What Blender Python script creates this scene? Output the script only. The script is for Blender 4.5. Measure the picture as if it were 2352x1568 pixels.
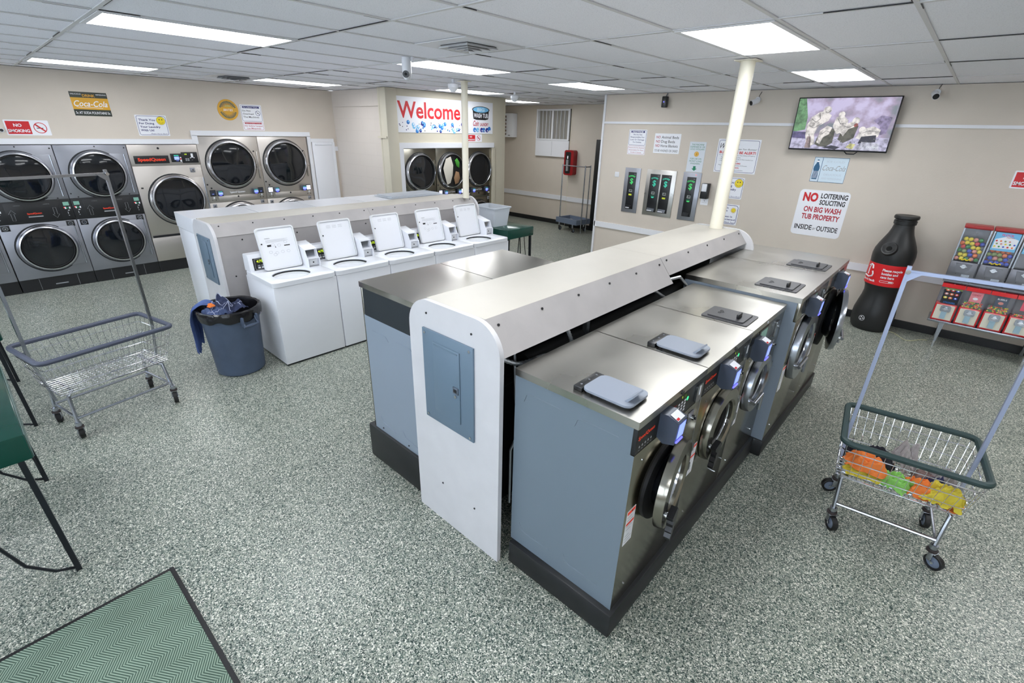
import bpy, bmesh, math, random
from math import sin, cos, pi, radians as R
from mathutils import Matrix, Vector, Euler
for o in list(bpy.data.objects): bpy.data.objects.remove(o)
SC = bpy.context.scene
COL = SC.collection
rnd = random.Random(7)
# ------------------------------------------------------------ camera
cam = bpy.data.cameras.new('camera'); camo = bpy.data.objects.new('camera', cam); COL.objects.link(camo)
cam.sensor_width = 36.0; cam.lens = 1092.0 / 2352 * 36.0; cam.clip_start = .05
camo.matrix_world = Matrix(((0.73403172, -0.29203623, 0.61311686, 0), (0.67868989, 0.28350754, -0.67749798, 0),
                            (0.02403071, 0.91342122, 0.40630556, 2.28), (0, 0, 0, 1)))
SC.camera = camo
# ------------------------------------------------------------ world, exposure
W = bpy.data.worlds.new('world'); SC.world = W; W.use_nodes = True
bg = W.node_tree.nodes['Background']; bg.inputs[0].default_value = (.76, .87, 1, 1); bg.inputs[1].default_value = 4.0
SC.view_settings.view_transform = 'Standard'; SC.view_settings.look = 'None'
SC.view_settings.exposure = 0.74; SC.view_settings.gamma = 1
SC.cycles.use_denoising = True
SC.cycles.max_bounces = 7; SC.cycles.sample_clamp_indirect = 6
LAMP = 7.8
# ------------------------------------------------------------ materials
def lin(c):
    return tuple((x / 255 / 12.92 if x / 255 <= .04045 else ((x / 255 + .055) / 1.055) ** 2.4) for x in c[:3]) + (1,)
MATS = {}
def mat(name, col, rough=.5, metal=0, noise=0, nscale=8, bump=0, bscale=60, emit=0, alpha=1, trans=0, coat=0, stretch=None, spec=None):
    if name in MATS: return MATS[name]
    m = bpy.data.materials.new(name); m.use_nodes = True; MATS[name] = m
    nt = m.node_tree; b = nt.nodes['Principled BSDF']; L = nt.links
    c = lin(col)
    b.inputs['Base Color'].default_value = c; b.inputs['Roughness'].default_value = rough; b.inputs['Metallic'].default_value = metal
    if spec is not None: b.inputs['Specular IOR Level'].default_value = spec
    if coat: b.inputs['Coat Weight'].default_value = coat
    if trans: b.inputs['Transmission Weight'].default_value = trans
    if alpha < 1: b.inputs['Alpha'].default_value = alpha
    if emit: b.inputs['Emission Color'].default_value = c; b.inputs['Emission Strength'].default_value = emit
    tc = nt.nodes.new('ShaderNodeTexCoord'); mp = nt.nodes.new('ShaderNodeMapping'); L.new(tc.outputs['Object'], mp.inputs[0])
    if stretch: mp.inputs['Scale'].default_value = stretch
    if noise:
        n = nt.nodes.new('ShaderNodeTexNoise'); n.inputs['Scale'].default_value = nscale; n.inputs['Detail'].default_value = 5
        L.new(mp.outputs[0], n.inputs[0])
        r = nt.nodes.new('ShaderNodeValToRGB'); L.new(n.outputs[0], r.inputs[0])
        r.color_ramp.elements[0].position = .3; r.color_ramp.elements[1].position = .7
        r.color_ramp.elements[0].color = tuple(x * (1 - noise) for x in c[:3]) + (1,)
        r.color_ramp.elements[1].color = tuple(min(1, x * (1 + noise)) for x in c[:3]) + (1,)
        L.new(r.outputs[0], b.inputs['Base Color'])
        if metal:
            q = nt.nodes.new('ShaderNodeMapRange'); L.new(n.outputs[0], q.inputs[0])
            q.inputs[1].default_value = .3; q.inputs[2].default_value = .7
            q.inputs[3].default_value = rough * .75; q.inputs[4].default_value = rough * 1.3; L.new(q.outputs[0], b.inputs['Roughness'])
    if bump:
        n = nt.nodes.new('ShaderNodeTexNoise'); n.inputs['Scale'].default_value = bscale; n.inputs['Detail'].default_value = 3
        L.new(mp.outputs[0], n.inputs[0]); u = nt.nodes.new('ShaderNodeBump'); u.inputs['Strength'].default_value = bump
        u.inputs['Distance'].default_value = .004
        L.new(n.outputs[0], u.inputs['Height']); L.new(u.outputs[0], b.inputs['Normal'])
    return m
wallm = mat('beige_paint', (208, 198, 186), .6, noise=.02, nscale=3, bump=.3, bscale=90)
wallo = mat('olive_beige_paint', (205, 198, 180), .55, noise=.03, nscale=3)
white = mat('white_trim', (228, 229, 234), .45)
enamel = mat('white_enamel', (232, 234, 240), .22, noise=.01, nscale=3)
enamel2 = mat('white_enamel_inner', (222, 224, 226), .3)
steel = mat('stainless', (190, 188, 184), .32, 1, noise=.04, nscale=4)
steelt = mat('stainless_top', (190, 187, 180), .31, 1, noise=.025, nscale=1.6)
steelf = mat('stainless_front', (158, 154, 143), .2, 1, noise=.02, nscale=2)
steeld = mat('stainless_dryer', (206, 200, 194), .33, 1, noise=.04, nscale=2)
steelg = mat('grey_dryer_steel', (158, 160, 168), .38, .85, noise=.05, nscale=4)
chrome = mat('chrome', (215, 217, 222), .12, 1)
chromed = mat('dull_chrome', (170, 174, 182), .25, 1)
galv = mat('galvanised', (160, 164, 168), .4, .9, noise=.1, nscale=30)
bluegrey = mat('blue_grey_paint', (114, 127, 139), .38)
bluegrey2 = mat('silver_grey_paint', (140, 152, 166), .36)
panelm = mat('panel_blue_grey', (104, 124, 142), .4)
laminate = mat('white_laminate', (212, 211, 214), .4, noise=.03, nscale=7)
laminatet = mat('cream_laminate', (196, 191, 181), .4, noise=.02, nscale=5)
skirtm = mat('skirt_laminate', (168, 164, 163), .45, noise=.08, nscale=4)
black = mat('black_plastic', (26, 27, 30), .35)
blackp = mat('black_paint', (25, 27, 30), .45, noise=.1, nscale=12)
rubber = mat('black_rubber', (24, 24, 26), .55)
drumdark = mat('drum_dark', (22, 25, 30), .5)
darkglass = mat('dark_glass', (16, 20, 26), .06, coat=.4)
greyp = mat('grey_plastic', (112, 124, 144), .4)
greylid = mat('grey_lid', (142, 150, 164), .4)
charlid = mat('charcoal_lid', (74, 74, 77), .42)
readm = mat('reader_grey', (70, 78, 94), .35)
screenb = mat('screen_blue', (130, 150, 250), .4, emit=.75)
screenw = mat('screen_white', (225, 228, 255), .4, emit=1.1)
ledblue = mat('led_blue', (90, 90, 255), .4, emit=1.5)
ledgreen = mat('led_green', (60, 220, 140), .4, emit=.8)
ledyel = mat('led_yellow', (190, 220, 40), .4, emit=.9)
ledred = mat('led_red', (255, 60, 60), .4, emit=1.2)
lcd = mat('lcd_green', (120, 165, 150), .3, emit=.1)
redbrand = mat('brand_red', (224, 62, 34), .5, emit=.12)
red = mat('red_ink', (204, 32, 40), .5)
dred = mat('dark_red_ink', (178, 32, 50), .5)
navy = mat('navy_ink', (44, 46, 110), .5)
ink = mat('black_ink', (30, 30, 34), .5)
greyink = mat('grey_ink', (150, 152, 156), .5)
signw = mat('sign_white', (236, 237, 243), .35)
yellow = mat('yellow', (238, 214, 40), .45)
ocre = mat('ochre', (214, 160, 34), .45)
gsign = mat('green_ink', (20, 130, 92), .5)
teal = mat('teal', (60, 196, 165), .5, emit=.15)
gchg = mat('change_green', (70, 205, 110), .5, emit=.15)
gbright = mat('lime', (220, 228, 60), .5)
orange = mat('orange_fabric', (232, 128, 58), .85, bump=.3, bscale=300)
yelfab = mat('yellow_fabric', (208, 190, 62), .85, bump=.3, bscale=300)
limefab = mat('lime_fabric', (134, 196, 96), .85, bump=.3, bscale=300)
darkfab = mat('dark_fabric', (34, 34, 44), .9, bump=.5, bscale=200)
greyfab = mat('grey_towel', (164, 158, 158), .95, bump=.8, bscale=250, noise=.1, nscale=40)
denim = mat('denim', (66, 80, 116), .9, bump=.4, bscale=400, noise=.35, nscale=10)
denimd = mat('dark_denim', (44, 52, 82), .9, bump=.4, bscale=400, noise=.3, nscale=14)
bluefab = mat('blue_fabric', (74, 96, 150), .9, noise=.15, nscale=10)
bagm = mat('bin_liner', (22, 22, 26), .2, bump=.6, bscale=25)
binm = mat('bin_grey_blue', (76, 90, 112), .5, noise=.08, nscale=8)
tabm = mat('dark_green_laminate', (8, 64, 54), .18, noise=.04, nscale=5)
legm = mat('black_steel', (32, 36, 42), .4, .3)
bottlem = mat('bottle_black', (30, 31, 32), .42, noise=.15, nscale=6)
labelred = mat('label_red', (216, 26, 34), .42)
polem = mat('pole_cream', (238, 232, 214), .4)
bluei = mat('sign_blue', (38, 92, 130), .5); lblue = mat('light_blue', (120, 190, 232), .5); mblue = mat('mid_blue', (46, 120, 200), .5)
dkblue = mat('deep_blue', (34, 44, 140), .5)
clear = mat('clear_glass', (255, 255, 255), .02, trans=1)
glassp = mat('acrylic', (240, 245, 250), .05, alpha=.05)
frost = mat('translucent_plastic', (222, 228, 236), .35, alpha=.55)
gummetal = mat('vendor_grey', (124, 124, 130), .35, .6, noise=.05, nscale=20)
candyred = mat('candy_red', (206, 28, 34), .22, coat=.5)
def lampmat():
    m = mat('lamp_diffuser', (246, 248, 255), .5); b = m.node_tree.nodes['Principled BSDF']
    b.inputs['Emission Color'].default_value = (.95, .975, 1, 1); b.inputs['Emission Strength'].default_value = LAMP; return m
lampm = lampmat()
def floormat():
    m = mat('terrazzo', (150, 158, 150), .34); nt = m.node_tree; L = nt.links; b = nt.nodes['Principled BSDF']
    tc = nt.nodes.new('ShaderNodeTexCoord')
    def vor(scale, stops):
        v = nt.nodes.new('ShaderNodeTexVoronoi'); v.inputs['Scale'].default_value = scale; L.new(tc.outputs['Object'], v.inputs[0])
        s = nt.nodes.new('ShaderNodeSeparateColor'); L.new(v.outputs['Color'], s.inputs[0])
        r = nt.nodes.new('ShaderNodeValToRGB'); r.color_ramp.interpolation = 'CONSTANT'; L.new(s.outputs[0], r.inputs[0])
        e = r.color_ramp.elements; e[0].position = 0; e[0].color = lin(stops[0][1]); e[1].position = stops[1][0]; e[1].color = lin(stops[1][1])
        for p, c in stops[2:]: k = e.new(p); k.color = lin(c)
        return r, s
    a, s1 = vor(235, [(0, (30, 50, 47)), (.17, (78, 94, 88)), (.34, (134, 141, 131)), (.6, (168, 171, 159)), (.86, (226, 225, 214))])
    c, s2 = vor(155, [(0, (28, 52, 47)), (.19, (88, 104, 96)), (.44, (152, 157, 144)), (.83, (226, 225, 214))])
    mx = nt.nodes.new('ShaderNodeMix'); mx.data_type = 'RGBA'; L.new(a.outputs[0], mx.inputs[6]); L.new(c.outputs[0], mx.inputs[7])
    t = nt.nodes.new('ShaderNodeMath'); t.operation = 'GREATER_THAN'; t.inputs[1].default_value = .62; L.new(s2.outputs[1], t.inputs[0])
    L.new(t.outputs[0], mx.inputs[0]); 
    n = nt.nodes.new('ShaderNodeTexNoise'); n.inputs['Scale'].default_value = .9; n.inputs['Detail'].default_value = 4; L.new(tc.outputs['Object'], n.inputs[0])
    mr = nt.nodes.new('ShaderNodeMapRange'); mr.inputs[1].default_value = .3; mr.inputs[2].default_value = .7; mr.inputs[3].default_value = .9; mr.inputs[4].default_value = 1.06; L.new(n.outputs[0], mr.inputs[0])
    hs = nt.nodes.new('ShaderNodeHueSaturation'); L.new(mx.outputs[2], hs.inputs['Color']); L.new(mr.outputs[0], hs.inputs['Value']); L.new(hs.outputs[0], b.inputs['Base Color'])
    u = nt.nodes.new('ShaderNodeBump'); u.inputs['Strength'].default_value = .06; L.new(n.outputs[0], u.inputs['Height']); L.new(u.outputs[0], b.inputs['Normal'])
    return m
floorm = floormat()
def tilemat():
    m = mat('ceiling_tile', (236, 236, 236), .9, bump=.25, bscale=120); nt = m.node_tree; L = nt.links; b = nt.nodes['Principled BSDF']
    tc = nt.nodes.new('ShaderNodeTexCoord'); v = nt.nodes.new('ShaderNodeTexNoise'); v.inputs['Scale'].default_value = 160; L.new(tc.outputs['Object'], v.inputs[0])
    r = nt.nodes.new('ShaderNodeValToRGB'); r.color_ramp.elements[0].position = .36; r.color_ramp.elements[1].position = .44
    r.color_ramp.elements[0].color = lin((228, 229, 238)); r.color_ramp.elements[1].color = lin((246, 247, 255)); L.new(v.outputs[0], r.inputs[0]); L.new(r.outputs[0], b.inputs['Base Color']); return m
tilem = tilemat()
def blockmat():
    m = mat('block_wall', (206, 196, 188), .6); nt = m.node_tree; L = nt.links; b = nt.nodes['Principled BSDF']
    tc = nt.nodes.new('ShaderNodeTexCoord'); mp = nt.nodes.new('ShaderNodeMapping'); mp.inputs['Rotation'].default_value = (R(-90), 0, 0); L.new(tc.outputs['Object'], mp.inputs[0])
    k = nt.nodes.new('ShaderNodeTexBrick'); L.new(mp.outputs[0], k.inputs[0]); k.inputs['Scale'].default_value = 1; k.inputs['Brick Width'].default_value = .4; k.inputs['Row Height'].default_value = .2
    k.inputs['Mortar Size'].default_value = .006; k.inputs['Color1'].default_value = lin((208, 199, 191)); k.inputs['Color2'].default_value = lin((207, 198, 190)); k.inputs['Mortar'].default_value = lin((204, 195, 187))
    L.new(k.outputs[0], b.inputs['Base Color']); u = nt.nodes.new('ShaderNodeBump'); u.invert = True; u.inputs['Strength'].default_value = .2; u.inputs['Distance'].default_value = .004
    L.new(k.outputs[1], u.inputs['Height']); L.new(u.outputs[0], b.inputs['Normal']); return m
blockm = blockmat()
def rugmat():
    m = mat('ribbed_mat', (110, 150, 124), .9); nt = m.node_tree; L = nt.links; b = nt.nodes['Principled BSDF']
    def M(op, a, c=None):
        n = nt.nodes.new('ShaderNodeMath'); n.operation = op
        for i, x in enumerate((a, c)):
            if x is None: continue
            if isinstance(x, (int, float)): n.inputs[i].default_value = x
            else: L.new(x, n.inputs[i])
        return n.outputs[0]
    tc = nt.nodes.new('ShaderNodeTexCoord'); s = nt.nodes.new('ShaderNodeSeparateXYZ'); L.new(tc.outputs['Object'], s.inputs[0])
    X, Y = s.outputs[0], s.outputs[1]
    ix = M('FLOOR', M('DIVIDE', X, .075)); par = M('ABSOLUTE', M('MODULO', ix, 2))
    sg = M('SUBTRACT', M('MULTIPLY', par, 2), 1)
    ph = M('ADD', M('MULTIPLY', M('MULTIPLY', X, sg), .62), Y)
    bl = M('ABSOLUTE', M('MODULO', M('FLOOR', M('DIVIDE', ph, .16)), 2))
    ph2 = M('ADD', M('MULTIPLY', M('MULTIPLY', X, sg), .62), M('MULTIPLY', Y, 1))
    w = M('SINE', M('MULTIPLY', ph2, 520))
    r = nt.nodes.new('ShaderNodeValToRGB'); L.new(M('ADD', M('MULTIPLY', w, .5), .5), r.inputs[0])
    r.color_ramp.elements[0].color = lin((66, 90, 78)); r.color_ramp.elements[1].color = lin((148, 168, 150)); r.color_ramp.elements[0].position = .2; r.color_ramp.elements[1].position = .75
    nz = nt.nodes.new('ShaderNodeTexNoise'); nz.inputs['Scale'].default_value = 6; L.new(tc.outputs['Object'], nz.inputs[0])
    hs = nt.nodes.new('ShaderNodeHueSaturation'); L.new(r.outputs[0], hs.inputs['Color'])
    L.new(M('ADD', M('MULTIPLY', nz.outputs[0], .35), .8), hs.inputs['Value']); L.new(hs.outputs[0], b.inputs['Base Color'])
    u = nt.nodes.new('ShaderNodeBump'); u.inputs['Strength'].default_value = .5; u.inputs['Distance'].default_value = .003; L.new(w, u.inputs['Height']); L.new(u.outputs[0], b.inputs['Normal'])
    return m
# ------------------------------------------------------------ mesh builder
def rr(x0, z0, x1, z1, r, n=5):
    p = []
    for cx, cz, a in ((x1 - r, z0 + r, -90), (x1 - r, z1 - r, 0), (x0 + r, z1 - r, 90), (x0 + r, z0 + r, 180)):
        for i in range(n + 1):
            t = R(a + 90 * i / n); p.append((cx + r * cos(t), cz + r * sin(t)))
    return p
TXT = {}
class MB:
    def __init__(s, M=None): s.v = []; s.f = []; s.k = []; s.ms = []; s.M = M
    def add(s, vs, fs, m, M=None):
        n = len(s.v); T = M if M is not None else s.M
        s.v += [tuple(T @ Vector(p)) for p in vs] if T is not None else [tuple(p) for p in vs]
        if m not in s.ms: s.ms.append(m)
        k = s.ms.index(m)
        for f in fs: s.f.append(tuple(i + n for i in f)); s.k.append(k)
        return s
    def box(s, x0, x1, y0, y1, z0, z1, m, b=0, M=None):
        if b:
            bm = bmesh.new(); bmesh.ops.create_cube(bm, size=1)
            for v in bm.verts: v.co = Vector(((x0 + x1) / 2 + v.co.x * (x1 - x0), (y0 + y1) / 2 + v.co.y * (y1 - y0), (z0 + z1) / 2 + v.co.z * (z1 - z0)))
            bmesh.ops.bevel(bm, geom=bm.edges[:], offset=b, segments=2, affect='EDGES', profile=.5)
            bm.verts.index_update()
            s.add([v.co.copy() for v in bm.verts], [[v.index for v in f.verts] for f in bm.faces], m, M); bm.free(); return s
        v = [(x, y, z) for x in (x0, x1) for y in (y0, y1) for z in (z0, z1)]
        return s.add(v, [(0, 1, 3, 2), (4, 6, 7, 5), (0, 4, 5, 1), (2, 3, 7, 6), (0, 2, 6, 4), (1, 5, 7, 3)], m, M)
    def prism(s, pts, ax, t0, t1, m, M=None):
        f = {'x': lambda u, v, t: (t, u, v), 'y': lambda u, v, t: (u, t, v), 'z': lambda u, v, t: (u, v, t)}[ax]
        n = len(pts); v = [f(u, w, t0) for u, w in pts] + [f(u, w, t1) for u, w in pts]
        fs = [tuple(range(n))[::-1], tuple(range(n, 2 * n))] + [(i, (i + 1) % n, n + (i + 1) % n, n + i) for i in range(n)]
        return s.add(v, fs, m, M)
    def cyl(s, a, b, r, m, r2=None, n=16, M=None):
        a, b = Vector(a), Vector(b); r2 = r if r2 is None else r2; d = (b - a).normalized(); u = d.orthogonal().normalized(); w = d.cross(u)
        v = [a + (u * cos(2 * pi * i / n) + w * sin(2 * pi * i / n)) * r for i in range(n)] + [b + (u * cos(2 * pi * i / n) + w * sin(2 * pi * i / n)) * r2 for i in range(n)]
        return s.add(v, [tuple(range(n))[::-1], tuple(range(n, 2 * n))] + [(i, (i + 1) % n, n + (i + 1) % n, n + i) for i in range(n)], m, M)
    def tube(s, pts, r, m, n=6, closed=False, M=None):
        P = [Vector(p) for p in pts]; k = len(P); vs = []; u = None
        for i in range(k):
            a = P[i - 1] if (i or closed) else P[i]; b = P[(i + 1) % k] if (i < k - 1 or closed) else P[i]
            t = (b - a).normalized()
            if u is None: u = t.orthogonal().normalized()
            u = (u - t * u.dot(t)).normalized(); w = t.cross(u)
            vs += [P[i] + (u * cos(2 * pi * j / n) + w * sin(2 * pi * j / n)) * r for j in range(n)]
        fs = []
        for i in range(k if closed else k - 1):
            a, b = i * n, ((i + 1) % k) * n
            fs += [(a + j, a + (j + 1) % n, b + (j + 1) % n, b + j) for j in range(n)]
        if not closed: fs += [tuple(range(n))[::-1], tuple(range((k - 1) * n, k * n))]
        return s.add(vs, fs, m, M)
    def lathe(s, prof, m, o=(0, 0, 0), ax='z', n=32, M=None, closed=False, sx=1):
        f = {'z': lambda r, a, h: (r * cos(a) * sx, r * sin(a), h), 'y': lambda r, a, h: (r * cos(a) * sx, h, r * sin(a))}[ax]
        k = len(prof); vs = []
        for r, h in prof:
            for j in range(n):
                p = f(r, 2 * pi * j / n, h); vs.append((p[0] + o[0], p[1] + o[1], p[2] + o[2]))
        fs = [(i * n + j, i * n + (j + 1) % n, ((i + 1) % k) * n + (j + 1) % n, ((i + 1) % k) * n + j) for i in range(k if closed else k - 1) for j in range(n)]
        return s.add(vs, fs, m, M)
    def disc(s, x, z, r, m, y=0, n=20, sx=1, M=None):
        return s.add([(x + r * sx * cos(2 * pi * i / n), y, z + r * sin(2 * pi * i / n)) for i in range(n)], [tuple(range(n))], m, M)
    def flat(s, pts, m, y=0, M=None): return s.add([(a, y, b) for a, b in pts], [tuple(range(len(pts)))], m, M)
    def rect(s, x0, z0, x1, z1, m, y=0, M=None): return s.flat([(x0, z0), (x1, z0), (x1, z1), (x0, z1)], m, y, M)
    def outline(s, pts, m, t, y=0, M=None):
        n = len(pts); cx = sum(p[0] for p in pts) / n; cz = sum(p[1] for p in pts) / n; inn = []
        for i in range(n):
            a = Vector(pts[i - 1]); b = Vector(pts[(i + 1) % n]); d = (b - a).normalized(); q = Vector((-d.y, d.x)); p = Vector(pts[i])
            if (p + q * .01 - Vector((cx, cz))).length > (p - Vector((cx, cz))).length: q = -q
            inn.append(p + q * t)
        return s.add([(p[0], y, p[1]) for p in pts] + [(p[0], y, p[1]) for p in inn], [(i, (i + 1) % n, n + (i + 1) % n, n + i) for i in range(n)], m, M)
    def text(s, t, x, z, h, m, y=0, w=None, al='C', bold=0, shear=0, M=None, vmul=1):
        key = (t, bold, shear)
        if key not in TXT:
            c = bpy.data.curves.new('t', 'FONT'); c.body = t; c.offset = bold; c.shear = shear; c.resolution_u = 3
            o = bpy.data.objects.new('t', c); me = bpy.data.meshes.new_from_object(o)
            TXT[key] = ([tuple(v.co) for v in me.vertices], [tuple(f.vertices) for f in me.polygons])
            bpy.data.objects.remove(o); bpy.data.curves.remove(c); bpy.data.meshes.remove(me)
        V, F = TXT[key]
        if not V: return s
        a, b = min(v[0] for v in V), max(v[0] for v in V)
        k = h / .73; kx = w / (b - a) if w else k; W_ = (b - a) * kx
        x0 = {'C': x - W_ / 2, 'L': x, 'R': x - W_}[al]
        return s.add([(x0 + (v[0] - a) * kx, y, z + v[1] * k) for v in V], F, m, M)
    def build(s, name, parent=None, loc=None, rz=0):
        me = bpy.data.meshes.new(name); me.from_pydata(s.v, [], s.f); me.update()
        for m in s.ms: me.materials.append(m)
        me.polygons.foreach_set('material_index', s.k); me.polygons.foreach_set('use_smooth', [True] * len(s.f))
        bm = bmesh.new(); bm.from_mesh(me); bmesh.ops.recalc_face_normals(bm, faces=bm.faces[:]); bm.to_mesh(me); bm.free()
        me.set_sharp_from_angle(angle=R(35)); me.update()
        o = bpy.data.objects.new(name, me); COL.objects.link(o)
        if parent: o.parent = parent
        if loc is not None: o.location = loc
        if rz: o.rotation_euler = (0, 0, rz)
        return o
def tag(o, label, cat=None, group=None, kind=None):
    if label: o['label'] = label
    if cat: o['category'] = cat
    if group: o['group'] = group
    if kind: o['kind'] = kind
    return o
def thing(name, label, cat, loc=(0, 0, 0), rz=0, group=None):
    o = bpy.data.objects.new(name, None); COL.objects.link(o); o.location = loc; o.rotation_euler = (0, 0, rz); o.empty_display_size = .1
    return tag(o, label, cat, group)
def struct(name, mb, label=None):
    return tag(mb.build(name), label, None, None, 'structure')
def dup(root, loc=None, rz=None, label=None, group=None):
    def cp(o, par):
        c = o.copy(); COL.objects.link(c)
        if par: c.parent = par
        for ch in o.children: cp(ch, c)
        return c
    kids = list(root.children); r = root.copy(); COL.objects.link(r)
    for ch in kids: cp(ch, r)
    if loc is not None: r.location = loc
    if rz is not None: r.rotation_euler = (0, 0, rz)
    if label: r['label'] = label
    if group: r['group'] = group
    return r
def screws(par, pts, d, rad, m, name='screw'):
    o = MB().cyl((0, 0, 0), d, rad, m, n=8).build(name, par); o.location = pts[0]
    for p in pts[1:]: c = o.copy(); COL.objects.link(c); c.location = p
FX = R(90)   # fronts that look towards +x
# ------------------------------------------------------------ room
CZ = 2.87
struct('floor', MB().box(-10.4, 4.5, -3.4, 10.6, -.1, 0, floorm), 'green and white chip terrazzo floor')
struct('ceiling', MB().box(-10.4, 4.5, -3.4, 10.6, CZ + .006, CZ + .1, tilem), 'suspended ceiling of off-white lay-in tiles')
GX = [-1.05 - .613 * k for k in range(-9, 16)]; GY = [.785 + 1.235 * k for k in range(-3, 9)]
g = MB()
for x in GX: g.box(x - .012, x + .012, -3.4, 10.5, CZ, CZ + .005, tilet := mat('ceiling_bar', (214, 214, 216), .5))
for y in GY: g.box(-10.4, 4.4, y - .012, y + .012, CZ - .001, CZ + .005, tilet)
struct('trim_1', g, 'white T-bar grid of the ceiling')
g = MB()
for i, y in enumerate(GY):
    for j in range(len(GX) - 1):
        if rnd.random() < .75:
            a, b = GX[j + 1] + .012, GX[j] - .012
            if rnd.random() < .5: a = a + (b - a) * rnd.uniform(.2, .5)
            s_ = 1 if rnd.random() < .6 else -1
            g.box(a, b, y + s_ * .0125 - .002, y + s_ * .0125 + .002, CZ - .0015, CZ + .004, drumdark)
for x in GX:
    for y in GY:
        if rnd.random() < .5: g.box(x + .011, x + .015, y + .02, y + rnd.uniform(.1, .3), CZ - .0005, CZ + .004, drumdark)
        if rnd.random() < .45: g.box(x - .016, x - .011, y - rnd.uniform(.08, .3), y - .02, CZ - .0005, CZ + .004, drumdark)
struct('trim_2', g, 'dark gaps beside the ceiling bars')
# walls
wl = MB().box(-9.6, -9.4, -3.4, 2.66, 1.95, CZ, wallm).box(-9.6, -9.4, 2.66, 4.52, 2.07, CZ, wallm).box(-9.6, -9.4, 4.52, 5.1, 0, CZ, wallm).box(-10.4, -10.3, -3.4, 5.1, 0, CZ, wallm)
struct('wall_left', wl, 'beige painted wall above the dryers')
struct('wall_block', MB().box(-9.4, -7.62, 5.1, 5.22, 0, CZ, blockm), 'painted block wall beside the welcome alcove')
ww = MB().box(-7.7, -7.5, 5.22, 7.9, 1.94, CZ, wallo).box(-7.7, -7.5, 7.56, 7.9, 0, 1.94, wallo).box(-10.3, -7.7, 7.8, 7.9, 0, CZ, wallo)
struct('wall_welcome', ww, 'olive beige wall above the alcove dryers')
struct('wall_column', MB().box(-7.62, -7.44, 4.98, 5.2, 0, CZ, wallo, .01), 'olive beige corner column')
struct('wall_hall', MB().box(-10.4, -7.58, 10.4, 10.55, 0, CZ, wallm).box(-7.58, -4.95, 10.34, 10.5, 0, CZ, wallm).box(-10.4, -10.3, 7.9, 10.4, 0, CZ, wallm), 'beige back hall wall')
struct('wall_right', MB().box(-5.05, 4.4, 7.85, 8.0, 0, CZ, wallm).box(-5.05, -4.9, 8.0, 10.34, 0, CZ, wallm), 'beige wall with change machines and signs')
struct('wall_east', MB().box(4.3, 4.45, -3.3, 7.85, 0, CZ, wallm), 'beige side wall')
wf = MB().box(-10.3, 4.3, -3.4, -3.25, 0, .7, wallm).box(-10.3, 4.3, -3.4, -3.25, 2.45, CZ, wallm)
for a, b in ((-10.3, -9.0), (-6.6, -6.3), (-3.9, -3.6), (-1.2, -.9), (1.5, 1.8), (4.0, 4.3)): wf.box(a, b, -3.4, -3.25, .7, 2.45, wallm)
struct('wall_front', wf, 'shop-front wall with windows')
for i, (a, b) in enumerate(((-9.0, -6.6), (-6.3, -3.9), (-3.6, -1.2), (-.9, 1.5), (1.8, 4.0))):
    w = MB()
    for p, q, r_, s_ in ((a, b, .7, .75), (a, b, 2.4, 2.45), (a, a + .05, .75, 2.4), (b - .05, b, .75, 2.4)): w.box(p, q, -3.36, -3.28, r_, s_, white)
    o = struct('window_%d' % (i + 1), w); MB().box(a + .05, b - .05, -3.325, -3.32, .75, 2.4, clear).build('pane', o)
# left wall trims
t = MB()
t.box(-9.4, -9.375, -3.2, 2.6, 1.95, 2.02, white).box(-9.4, -9.37, 2.6, 4.56, 2.075, 2.15, white).box(-9.4, -9.37, 2.6, 2.68, 1.95, 2.08, white).box(-9.4, -9.37, 4.5, 4.56, 0, 2.08, white)
struct('trim_3', t, 'white trim boards framing the dryers')
d = MB().box(-9.4, -9.365, 4.58, 5.0, .02, 1.98, white, .004).box(-9.4, -9.36, 4.56, 5.02, 1.98, 2.04, white).box(-9.4, -9.36, 4.98, 5.03, 0, 1.98, white)
dd = struct('door_1', d, 'narrow white panel door right of the dryers'); MB().box(-9.4, -9.35, 4.63, 4.96, 1.93, 1.95, enamel).build('panel', dd)
struct('trim_4', MB().box(-9.4, -9.38, 5.03, 5.1, 1.82, 1.9, white).box(-9.3, -7.6, 5.07, 5.1, 2.6, 2.62, blockm), 'short white trim at the corner')
# welcome alcove trims, conduit
t = MB().box(-7.5, -7.46, 5.2, 7.54, 1.94, 2.03, white).box(-7.5, -7.45, 5.2, 5.26, 0, 1.94, white).box(-7.52, -7.47, 5.26, 5.3, 0, 1.94, white).box(-7.5, -7.47, 7.5, 7.58, 0, 1.94, wallo)
struct('trim_5', t, 'white frame around the alcove dryers')
struct('trim_6', MB().cyl((-7.68, 5.03, 0), (-7.68, 5.03, CZ), .035, wallo).box(-7.72, -7.46, 4.96, 5.0, 2.1, 2.13, wallo), 'painted drain pipe beside the column')
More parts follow.
